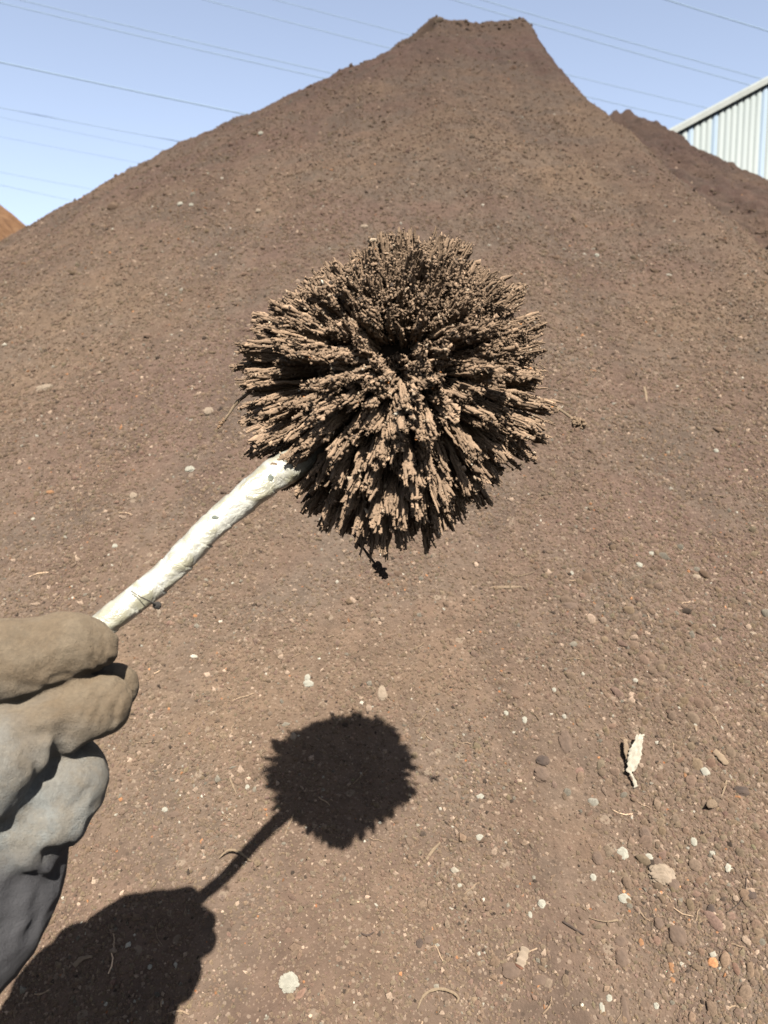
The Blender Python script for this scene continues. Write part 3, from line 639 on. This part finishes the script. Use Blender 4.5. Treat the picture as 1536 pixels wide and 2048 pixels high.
onhandle(536, 973, 8, 7, M_greyg, 'grime_spot'); onhandle(552, 930, 14, 6, M_tan, 'grime_spot')
# dark blob at the frayed tape edge
pb = W(314, 1211, .394); v, f = ico(3); v = v * (1 + .15 * noise3(v, 2.5, 9))[:, None] * [.0022, .0020, .0019]
mesh_obj('tape_blob', v + pb, mat=M_black, tris=f, smooth=True, parent=wand)
V, q, t = tube('', [W(262, 1182, .3885), W(282, 1194, .3870), (W(300, 1203, .3885)), W(314, 1211, .394)], [.0002, .00025, .0004, .0009], None, k=6, bumps=.3)
mesh_obj('frayed_thread', V, mat=M_black, quads=q, tris=t, smooth=True, parent=wand)
V, q, t = tube('', [W(314, 1213, .394), W(318, 1222, .394), W(316, 1236, .395)], [.0008, .0011, .0005], None, k=6, bumps=.3, flat=.4)
mesh_obj('tape_flap', V, mat=M_cream, quads=q, tris=t, smooth=True, parent=wand)
# the magnet puck in the middle of the ball
V, q, t = tube('', [BC - camB * .010, BC + camB * .010], [.022, .022], None, k=32, sub=4); 
mm = NB('magnet_steel'); M_mag = mm.surf(rgb(.12, .12, .13), .4, None, .5, 0, Metallic=1.0)
mesh_obj('magnet', V, mat=M_mag, quads=q, tris=t, smooth=True, parent=wand)

# ------------------------------------------------------------------ gloved hand and sleeve
HS = .391 / .47              # the hand is modelled at one size and brought to its distance
def sdf_chain(G, ch):
    d = None
    for (p0, r0), (p1, r1) in zip(ch[:-1], ch[1:]):
        ab = p1 - p0; t_ = np.clip(((G - p0) @ ab) / (ab @ ab), 0, 1)
        dd_ = np.sqrt(((G - p0 - t_[..., None] * ab) ** 2).sum(-1)) - (r0 + (r1 - r0) * t_)
        d = dd_ if d is None else smin(d, dd_, .004)
    return d
def smin(a, b, k):
    h = np.clip(.5 + .5 * (b - a) / k, 0, 1); return b * (1 - h) + a * h - k * h * (1 - h)
def smax(a, b, k): return -smin(-a, -b, k)
def chain(*pts):                         # (px, py, depth, radius in px)
    return [(np.array(W(a, b_, d * HS)), r * d * HS / F) for a, b_, d, r in pts]
def surface_net(D, org, h):
    nx, ny, nz = D.shape; ins = D < 0
    c = [ins[i:nx - 1 + i, j:ny - 1 + j, k:nz - 1 + k] for i in (0, 1) for j in (0, 1) for k in (0, 1)]
    sm_ = sum(x.astype(np.int8) for x in c); act = (sm_ > 0) & (sm_ < 8); I = np.argwhere(act); vid = np.full(act.shape, -1, np.int64); vid[act] = np.arange(len(I))
    acc = np.zeros((len(I), 3)); cnt = np.zeros(len(I)); cor = np.array([(i, j, k) for i in (0, 1) for j in (0, 1) for k in (0, 1)])
    for a_ in range(8):
        for b_ in range(a_ + 1, 8):
            if np.abs(cor[a_] - cor[b_]).sum() != 1: continue
            va = D[tuple((I + cor[a_]).T)]; vb = D[tuple((I + cor[b_]).T)]; m_ = (va < 0) != (vb < 0)
            t_ = va[m_] / (va[m_] - vb[m_]); acc[m_] += cor[a_] + (cor[b_] - cor[a_]) * t_[:, None]; cnt[m_] += 1
    V = org + (I + acc / cnt[:, None]) * h; Q = []
    for ax_ in range(3):
        o1, o2 = [(1, 2), (2, 0), (0, 1)][ax_]; sl0 = [slice(1, -1)] * 3; sl0[ax_] = slice(0, -1); sl1 = list(sl0); sl1[ax_] = slice(1, None)
        A_ = ins[tuple(sl0)]; B_ = ins[tuple(sl1)]
        for flip in (0, 1):
            E = np.argwhere(A_ & ~B_ if not flip else ~A_ & B_)
            base = E + 1; base[:, ax_] -= 1
            e1 = np.zeros(3, int); e1[o1] = 1; e2 = np.zeros(3, int); e2[o2] = 1
            qd = [vid[tuple((base - x_).T)] for x_ in (e1 + e2, e2, 0 * e1, e1)]
            if flip: qd = qd[::-1]
            Q.append(np.stack(qd, 1))
    return V, np.concatenate(Q)
top = chain((-100, 1340, .420, 100), (-60, 1332, .422, 92), (50, 1320, .426, 79), (110, 1301, .430, 69), (160, 1290, .435, 61), (182, 1291, .438, 56))
thumb = chain((-60, 1530, .414, 92), (20, 1485, .419, 76), (110, 1440, .426, 66), (170, 1415, .431, 62), (200, 1410, .434, 61))
mid = chain((60, 1430, .470, 56), (150, 1400, .468, 52), (228, 1375, .466, 50))
ring = chain((20, 1560, .462, 70), (120, 1520, .458, 66), (150, 1545, .452, 64))
pink = chain((20, 1600, .445, 80), (100, 1560, .446, 82), (128, 1572, .440, 82), (104, 1632, .430, 70), (50, 1668, .424, 62))
palm = chain((-60, 1500, .44, 120), (0, 1600, .434, 126), (5, 1680, .438, 120), (-8, 1760, .436, 116), (-50, 1850, .426, 108))
thenar = chain((-40, 1560, .402, 92), (15, 1520, .407, 68), (50, 1510, .413, 46))
back = chain((-110, 1400, .455, 100), (-130, 1500, .455, 120), (-130, 1640, .45, 130), (-130, 1800, .44, 130))
hid = chain((-190, 1520, .50, 90), (-60, 1390, .50, 72), (60, 1338, .492, 60), (160, 1304, .488, 54))
wrist = chain((-8, 1740, .436, 116), (-40, 1830, .426, 116), (-135, 1960, .41, 128))
h_ = .0011 * HS
lo = np.array([-.30, .33, 1.22]); hi = np.array([-.125, .52, 1.47])
allp = np.array([p for ch in (top, thumb, mid, ring, pink, palm, thenar, wrist, back) for p, r in ch]); lo = allp.min(0) - .045; hi = allp.max(0) + .045
gx = [np.arange(lo[i], hi[i], h_) for i in range(3)]
G = np.stack(np.meshgrid(*gx, indexing='ij'), -1)
D = sdf_chain(G, palm); D = smin(D, sdf_chain(G, wrist), .012); D = smin(D, sdf_chain(G, back), .012); D = smin(D, sdf_chain(G, hid), .004); D = smin(D, sdf_chain(G, pink), .006); D = smin(D, sdf_chain(G, ring), .002)
D = smin(D, sdf_chain(G, thenar), .010); D = smin(D, sdf_chain(G, mid), .0012); D = smin(D, sdf_chain(G, thumb), .003); D = smin(D, sdf_chain(G, top), .0014)
def onsurf(px, py):                     # depth at which the sight line enters the glove
    d_ = ray(px, py); tt_ = np.arange(.26, .47, .0005); P_ = EYE + d_ * tt_[:, None]; I_ = np.round((P_ - lo) / h_).astype(int)
    ok = ((I_ >= 0) & (I_ < np.array(D.shape))).all(1); I_ = I_[ok]; v_ = D[tuple(I_.T)]; k_ = np.argmax(v_ < 0); return tt_[ok][k_] if (v_ < 0).any() else .45
Dc = D.copy()
near = np.abs(D) < .014; Gn = G[near]; add = np.zeros(len(Gn))
add += .0022 * (np.abs(noise3(Gn * [1, 1, .6], 34, 94)) - .25) + .0012 * (np.abs(noise3(Gn * [.7, 1, 1.3], 75, 95)) - .25)
def groove(pl, wid, dep):                # a fold running along the surface
    P_ = []
    for (a, b_), (c_, d_) in zip(pl[:-1], pl[1:]):
        for f_ in np.linspace(0, 1, 5)[:-1]: P_.append((a + (c_ - a) * f_, b_ + (d_ - b_) * f_))
    P_.append(pl[-1]); P3 = np.array([W(a, b_, onsurf(a, b_)) for a, b_ in P_]); nP = len(P3)
    best_ = np.full(len(Gn), 9.); kk_ = np.zeros(len(Gn))
    for k_ in range(nP - 1):
        ab = P3[k_ + 1] - P3[k_]; t_ = np.clip((Gn - P3[k_]) @ ab / (ab @ ab + 1e-12), 0, 1); dd_ = np.linalg.norm(Gn - P3[k_] - t_[:, None] * ab, axis=1)
        m_ = dd_ < best_; best_[m_] = dd_[m_]; kk_[m_] = (k_ + t_[m_]) / (nP - 1)
    tap = np.clip(np.minimum(kk_, 1 - kk_) * 4 + .15, 0, 1); add[:] += dep * HS * tap * np.exp(-(best_ / (wid * HS)) ** 2)
groove([(132, 1440), (126, 1480), (106, 1540), (60, 1580)], .0042, .0075)
groove([(100, 1470), (92, 1510), (78, 1540)], .0035, -.0018)
groove([(-20, 1428), (60, 1404), (120, 1384), (180, 1354), (205, 1342)], .0032, .0050)
groove([(72, 1520), (74, 1572)], .0022, .0022)
groove([(205, 1325), (214, 1290), (205, 1258)], .0016, .0012)
groove([(178, 1345), (190, 1300), (184, 1262)], .0018, .0010)
groove([(95, 1360), (120, 1352), (150, 1350)], .0022, .0016)
groove([(20, 1290), (70, 1262), (110, 1260)], .0035, .0012)
groove([(0, 1350), (40, 1372), (100, 1376)], .0030, .0014)
groove([(225, 1455), (232, 1420), (222, 1385)], .0016, .0012)
groove([(198, 1468), (208, 1430), (200, 1396)], .0018, .0013)
groove([(236, 1360), (255, 1378), (262, 1400)], .0014, .0012)
groove([(186, 1560), (160, 1600), (128, 1625)], .0030, .0012)
groove([(30, 1610), (80, 1625), (130, 1600)], .0040, .0016)
groove([(148, 1690), (120, 1708), (80, 1712)], .0050, .0060)
groove([(30, 1712), (74, 1738), (112, 1744)], .0040, -.0050)
groove([(128, 1752), (90, 1758), (50, 1745)], .0050, .0045)
groove([(38, 1745), (26, 1810), (14, 1880)], .0060, .0050)
groove([(84, 1770), (76, 1830), (52, 1890)], .0045, .0030)
groove([(-10, 1640), (40, 1662), (90, 1650)], .0070, .0018)
groove([(0, 1500), (60, 1470), (110, 1462)], .0040, .0012)
groove([(60, 1345), (110, 1340), (160, 1330)], .0050, .0008)
D[near] += add
D[near] += .0016 * noise3(Gn, 26, 71) + .0004 * noise3(Gn, 90, 74)
# fine wrinkles across the finger tips
def wr_at(px, py, d, rad_, dirv, f, amp):
    c_ = W(px, py, d * HS); w_ = np.exp(-(((Gn - c_) ** 2).sum(-1)) / (rad_ * HS) ** 2); return amp * w_ * np.sin((Gn @ dirv) * f / HS + 3 * noise3(Gn, 60, 81))
dv1 = camR * .8 + camU * .3; dv2 = camR * .9 - camU * .3
D[near] += wr_at(190, 1310, .43, .016, dv1, 1100, .00042) + wr_at(225, 1425, .42, .016, dv2, 1100, .0005) + wr_at(255, 1375, .45, .013, camU + .5 * camR, 1200, .0004)
Vg, Qg = surface_net(D, lo, h_)
b = NB('dusty_glove'); mp = b.n('ShaderNodeMapping', {'Scale': (1 / HS,) * 3, 'Location': (0, 0, 1.5 * (1 - 1 / HS))}); b.set(mp.inputs[0], b.pos()); p = mp.outputs[0]
sx = b.n('ShaderNodeSeparateXYZ'); b.set(sx.inputs[0], p)
nn1 = b.noise(p, 22, 5, .6, .5)
# dust cakes the fingers (upper, outer end of the hand) and wears off towards the palm
hgt = b.math('ADD', b.math('ADD', b.math('MULTIPLY_ADD', sx.outputs[2], 12.0, -12 * 1.33), b.math('MULTIPLY_ADD', sx.outputs[0], 10.0, 1.9 + .4)), b.math('MULTIPLY_ADD', nn1.outputs[0], 1.2, -.6))
c = b.mix(b.ramp(hgt, [(.0, (0, 0, 0)), (.9, (1, 1, 1))]), rgb(.150, .158, .154), rgb(.118, .088, .056))
c = b.mix(b.ramp(b.noise(p, 60, 6, .7).outputs[0], [(.45, (0, 0, 0)), (.62, (.45, .45, .45))]), c, rgb(.150, .122, .086))
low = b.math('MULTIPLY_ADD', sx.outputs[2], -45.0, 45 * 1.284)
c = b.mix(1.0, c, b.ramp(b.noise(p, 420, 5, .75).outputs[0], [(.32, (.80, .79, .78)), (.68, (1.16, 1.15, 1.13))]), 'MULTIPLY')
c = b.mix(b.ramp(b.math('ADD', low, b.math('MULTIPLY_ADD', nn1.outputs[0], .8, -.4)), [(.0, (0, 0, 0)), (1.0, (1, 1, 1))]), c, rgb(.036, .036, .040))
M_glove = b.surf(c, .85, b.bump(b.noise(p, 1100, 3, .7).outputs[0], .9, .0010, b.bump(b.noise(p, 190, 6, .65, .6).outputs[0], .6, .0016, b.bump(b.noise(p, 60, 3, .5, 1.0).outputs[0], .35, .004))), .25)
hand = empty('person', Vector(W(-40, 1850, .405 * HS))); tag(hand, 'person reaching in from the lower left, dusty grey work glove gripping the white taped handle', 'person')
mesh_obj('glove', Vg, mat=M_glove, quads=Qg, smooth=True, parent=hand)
# forearm in a dark sleeve running back out of the picture
b = NB('dark_sleeve'); p = b.pos(); n1 = b.noise(p, 18, 4, .6); M_sleeve = b.surf(b.ramp(n1.outputs[0], [(.3, dk((.03, .03, .04))), (.7, dk((.075, .075, .09)))]), .9, b.bump(b.noise(p, 900, 2, .5).outputs[0], .4, .0005), .2)
arm = [(W(-165, 1480, .382), .030), (W(-255, 1560, .386), .043), (W(-320, 1700, .386), .052), (W(-350, 1900, .380), .054), (W(-420, 2200, .34), .050), (np.array([-.30, .12, 1.12]), .050), (np.array([-.37, -.20, 1.14]), .056), (np.array([-.35, -.32, 1.24]), .065)]
V, q, t = tube('', [a_[0] for a_ in arm], [a_[1] for a_ in arm], None, k=48, sub=24, bumps=.10, seed=9)
mesh_obj('sleeve', V, mat=M_sleeve, quads=q, tris=t, smooth=True, parent=hand)

# unseen rest of the person, added to block sky light: boots, trousers, jacket, head
def wc(*pts): return [(np.array(p[:3]), p[3]) for p in pts]
bx_ = -.17; by_ = -.46; gz = float(H(np.array([bx_]), np.array([by_]))[0])
parts_ = [(wc((bx_, by_, gz + .92, .135), (bx_, by_ + .01, gz + 1.12, .125), (bx_, by_ + .02, gz + 1.30, .130)), .05), (wc((bx_ - .15, by_, gz + 1.36, .062), (bx_ + .15, by_, gz + 1.36, .062)), .06),
          (wc((bx_ + .01, by_, gz + 1.32, .10), (bx_ + .02, by_ + .01, gz + 1.36, .08)), .05),
          (wc((bx_, by_, gz + 1.38, .055), (bx_ + .01, by_ + .02, gz + 1.48, .05)), .03),
          (wc((bx_ - .09, by_, gz + .90, .10), (bx_ - .11, by_ + .05, gz + .50, .070), (bx_ - .12, by_ + .01, gz + .09, .050)), .05),
          (wc((bx_ + .09, by_, gz + .90, .10), (bx_ + .12, by_ - .02, gz + .48, .070), (bx_ + .13, by_ - .08, gz + .03, .050)), .05),
          (wc((bx_ + .18, by_, gz + 1.35, .062), (bx_ + .27, by_ + .03, gz + 1.10, .050), (bx_ + .22, by_ + .26, gz + 1.16, .038)), .04),
          (wc((bx_ - .17, by_, gz + 1.35, .062), (bx_ - .20, by_ + .20, gz + 1.14, .052)), .04)]
hb = .014; lo2 = np.array([bx_ - .42, by_ - .3, gz - .1]); hi2 = np.array([bx_ + .42, by_ + .42, gz + 1.56])
G2 = np.stack(np.meshgrid(*[np.arange(lo2[i], hi2[i], hb) for i in range(3)], indexing='ij'), -1); D2 = None
for ch, k_ in parts_:
    dd_ = sdf_chain(G2, ch); D2 = dd_ if D2 is None else smin(D2, dd_, k_)
D2 += .006 * noise3(G2, 9, 88)
Vb, Qb = surface_net(D2, lo2, hb); mesh_obj('body', Vb, mat=M_sleeve, quads=Qb, smooth=True, parent=hand)
b = NB('skin'); M_skin = b.surf(rgb(.55, .36, .26), .55, None, .3, 0); b = NB('hair'); M_hair = b.surf(rgb(.03, .025, .02), .6, None, .3, 0); b = NB('boot_leather'); M_boot = b.surf(rgb(.08, .06, .045), .7, None, .3, 0)
hc = np.array([bx_ + .01, by_ + .04, gz + 1.535]); v, f = ico(4); a_ = v.copy()
rr4 = .092 * np.ones(len(v)); fy = v[:, 1]; V = v * rr4[:, None] * [.84, 1.0, 1.22]
V[:, 1] += .018 * np.exp(-((v[:, 0] / .16) ** 2 + ((v[:, 2] + .12) / .2) ** 2)) * (fy > 0) - .008 * (np.exp(-(((np.abs(v[:, 0]) - .38) / .16) ** 2 + ((v[:, 2] - .08) / .12) ** 2))) * (fy > 0) + .006 * np.exp(-((v[:, 0] / .3) ** 2 + ((v[:, 2] + .5) / .08) ** 2)) * (fy > 0)
V[:, 0] += np.sign(v[:, 0]) * .014 * np.exp(-((v[:, 1] / .14) ** 2 + ((v[:, 2]) / .22) ** 2)) * (np.abs(v[:, 0]) > .8)
mesh_obj('head', V + hc, mat=M_skin, tris=f, smooth=True, parent=hand)
kf_ = ((v[f].mean(1)[:, 2] > .25) | ((v[f].mean(1)[:, 1] < -.15) & (v[f].mean(1)[:, 2] > -.5))) & ~((v[f].mean(1)[:, 1] > .55) & (v[f].mean(1)[:, 2] < .6))
mesh_obj('hair', V * 1.07 + v * .002 * noise3(v, 9, 5)[:, None] + hc, mat=M_hair, tris=f[kf_], smooth=True, parent=hand)
for fx, fy_ in ((bx_ - .12, by_ + .03), (bx_ + .13, by_ - .06)):
    fz = float(H(np.array([fx]), np.array([fy_]))[0]); V, q, t = tube('', [(fx, fy_ - .09, fz + .0), (fx, fy_ - .03, fz + .05), (fx, fy_ + .08, fz + .10), (fx, fy_ + .17, fz + .145)], [.042, .052, .046, .034], None, k=20, flat=.8); mesh_obj('boot', V, mat=M_boot, quads=q, tris=t, smooth=True, parent=hand)

# ------------------------------------------------------------------ shed behind the heap
shed = empty('shed', (14, 20, 0)); tag(shed, 'pale corrugated metal shed with a sloping verge behind the right shoulder of the mound', 'shed')
SY = 18.0
def at_y(px, py, Yd): d = ray(px, py); return EYE + d * (Yd / d[1])
v1_, v2_ = at_y(1352, 262, SY), at_y(1536, 163, SY); slope = (v2_[2] - v1_[2]) / (v2_[0] - v1_[0])
def roofz(x): return v1_[2] + slope * (np.minimum(x, 14.0) - v1_[0]) - slope * np.maximum(x - 14.0, 0)
xL, xR = 3.6, 24.4
def sheet_mat(name, c1, c2):
    b = NB(name); p = b.pos(); mp = b.n('ShaderNodeMapping', {'Scale': (3.0, 3.0, .25)}); b.set(mp.inputs[0], p)
    n = b.noise(mp.outputs[0], 2.0, 5, .6); return b.surf(b.ramp(n.outputs[0], [(.3, dk(c1)), (.7, dk(c2))]), .45, None, .4, 0)
M_sheet = sheet_mat('pale_sheet_metal', (.185, .217, .222), (.225, .253, .255)); M_blue = sheet_mat('translucent_sheet', (.15, .205, .27), (.18, .235, .30)); M_trim = sheet_mat('verge_metal', (.13, .15, .14), (.165, .18, .17))
pitch_ = .1345
def wall_run(xa, n, mat, name):
    prof = [(0, 0), (.06, .0), (.10, .028), (.40, .028), (.44, .0), (.52, 0), (.56, .028), (.9, .028), (.94, 0), (1, 0)]
    xs, ds = [], []
    for i in range(n):
        for k, (u_, dz) in enumerate([(0, 0), (.10, 0), (.18, .035), (.82, .035), (.90, 0)]): xs.append(xa + (i + u_) * pitch_); ds.append(dz)
    xs.append(xa + n * pitch_); ds.append(0); xs = np.array(xs); ds = np.array(ds); m_ = len(xs); zt = roofz(xs) - .02
    V = np.concatenate([np.stack([xs, SY - ds, 0 * xs - .02], -1), np.stack([xs, SY - ds, zt], -1), np.stack([xs, SY - ds + .012, 0 * xs - .02], -1), np.stack([xs, SY - ds + .012, zt], -1)])
    q = []
    for i in range(m_ - 1): q += [[i, i + 1, m_ + i + 1, m_ + i], [2 * m_ + i + 1, 2 * m_ + i, 3 * m_ + i, 3 * m_ + i + 1], [m_ + i, m_ + i + 1, 3 * m_ + i + 1, 3 * m_ + i]]
    mesh_obj(name, V, mat=mat, quads=q, parent=shed)
blue_at = {2: 1, 7: 1, 17: 1, 27: 1, 37: 1}
xs0 = v1_[0] + .12 - 22 * pitch_
i = 0; run = 0; tot = int((xR - xs0) / pitch_); start = 0
blue = {int(round((at_y(px, 300, SY)[0] - xs0) / pitch_ - .5)) for px in (1379, 1424, 1519)} | {60, 72, 90}
while i < tot:
    if i in blue: wall_run(xs0 + i * pitch_, 1, M_blue, 'light_panel'); i += 1
    else:
        j = i
        while j < tot and j not in blue: j += 1
        wall_run(xs0 + i * pitch_, j - i, M_sheet, 'wall_sheet'); i = j
def prism(name, A_, B_, wv, hv, mat, parent):
    A_, B_, wv, hv = map(np.array, (A_, B_, wv, hv)); V = [A_, A_ + wv, A_ + wv + hv, A_ + hv, B_, B_ + wv, B_ + wv + hv, B_ + hv]
    mesh_obj(name, V, faces=[(0, 3, 2, 1), (4, 5, 6, 7), (0, 1, 5, 4), (1, 2, 6, 5), (2, 3, 7, 6), (3, 0, 4, 7)], mat=mat, parent=parent)
xA = xs0 - .1
prism('verge_trim', (xA, SY - .12, roofz(xA) - .06), (14, SY - .12, roofz(14.) - .06), (0, .06, 0), (0, 0, .11), M_trim, shed)
prism('verge_trim', (14, SY - .12, roofz(14.) - .06), (xR, SY - .12, roofz(xR) - .06), (0, .06, 0), (0, 0, .11), M_trim, shed)
prism('roof', (xA, SY - .10, roofz(xA) + .055), (14, SY - .10, roofz(14.) + .055), (0, 26, 0), (0, 0, .05), M_sheet, shed)
prism('roof', (14, SY - .10, roofz(14.) + .055), (xR, SY - .10, roofz(xR) + .055), (0, 26, 0), (0, 0, .05), M_sheet, shed)
prism('side_wall', (xs0, SY + .02, -.02), (xs0, SY + 25.8, -.02), (.08, 0, 0), (0, 0, roofz(xs0) + .1), M_sheet, shed)
prism('side_wall', (xR - .2, SY + .02, -.02), (xR - .2, SY + 25.8, -.02), (.08, 0, 0), (0, 0, roofz(xR - .2) + .1), M_sheet, shed)

# ------------------------------------------------------------------ rusty heap at the far left
b = NB('rust_heap'); p = b.pos(); mp = b.n('ShaderNodeMapping', {'Scale': (5.0, 5.0, .8)}); b.set(mp.inputs[0], p)
n1 = b.noise(mp.outputs[0], 1.2, 6, .65); M_rust = b.surf(b.ramp(n1.outputs[0], [(.3, dk((.07, .033, .012))), (.5, dk((.12, .058, .022))), (.72, dk((.20, .115, .06)))]), .9, b.bump(b.noise(p, 5, 6, .7).outputs[0], .6, .08), .2)
pr = at_y(0, 456, 15.0); pr2 = at_y(46, 496, 15.0); sR = (pr[2] - pr2[2]) / (pr2[0] - pr[0])
ap = np.array([pr[0] - 2.6, 16.0]); az = pr[2] + sR * 2.6
rr2 = np.linspace(0, 1, 70) ** 1.2 * (az / sR * 1.25 + 1); aa2 = np.linspace(0, 2 * math.pi, 180, endpoint=False)
Rg, Ag = np.meshgrid(rr2, aa2, indexing='ij'); xx = ap[0] + Rg * np.cos(Ag); yy = ap[1] + Rg * np.sin(Ag)
zz = az - sR * (np.sqrt(Rg * Rg + .05) - .22) * .97 + .16 * noise2(xx / 1.2, yy / 1.2, 90) + .08 * noise2(xx / .35, yy / .35, 91); zz = np.maximum(zz, -.2)
idx = np.arange(Rg.size).reshape(Rg.shape); idx2 = np.concatenate([idx, idx[:, :1]], 1)
o = mesh_obj('rusty_heap', np.stack([xx - ap[0], yy - ap[1], zz], -1).reshape(-1, 3), mat=M_rust, quads=gridq(idx2)[:, ::-1], smooth=True); o.location = (ap[0], ap[1], 0)
tag(o, 'orange rusty heap peeping past the far left foot of the brown mound', 'heap')

# ------------------------------------------------------------------ power lines
b = NB('cable'); M_cable = b.surf(rgb(.185, .26, .35), .9, None, .3, 0)
WIRES = [((42, 0), (672, 148), 44, .030, 'thin cable crossing the upper left sky, upper of a close pair'),
         ((0, 5), (646, 156), 44, .030, 'thin cable crossing the upper left sky, lower of a close pair'),
         ((0, 124), (505, 231), 38, .040, 'darkest thick cable crossing the left sky to the mound skyline'),
         ((0, 215), (375, 286), 48, .026, 'faint cable below the dark thick cable at left'),
         ((0, 234), (338, 302), 48, .018, 'very faint cable second below the dark thick cable at left'),
         ((0, 273), (292, 328), 50, .018, 'very faint cable third below the dark thick cable at left'),
         ((0, 344), (182, 378), 52, .018, 'very faint cable low in the left sky'),
         ((0, 370), (125, 397), 52, .014, 'lowest faintest cable in the left sky'),
         ((411, 0), (771, 94), 46, .028, 'cable left of the summit, lower of two near the top edge'),
         ((552, 0), (800, 65), 46, .024, 'cable left of the summit, upper of two near the top edge'),
         ((908, 0), (1507, 172), 42, .026, 'cable passing right behind the summit, lower of a pair'),
         ((965, 0), (1536, 161), 42, .026, 'cable passing right of the summit, upper of a pair'),
         ((1335, 0), (1536, 62), 36, .030, 'dark cable in the top right corner of the sky')]
for (a1, b1), (a2, b2), Dp, rr3, lab in WIRES:
    ra, rb = at_y(a1, b1, Dp), at_y(a2, b2, Dp); dv = (rb - ra) / np.linalg.norm(rb - ra); mid_ = (ra + rb) / 2; Lh = np.linalg.norm(rb - ra) / 2
    pts = []
    for s_ in np.linspace(-55, 55, 41): pts.append(mid_ + dv * s_ + np.array([0, 0, (s_ * s_ - Lh * Lh) * .0006]))
    o = add_tube('power_line', pts, rr3 * .8, M_cable, k=6, sub=2); tag(o, lab, 'power line', 'power lines crossing the sky')
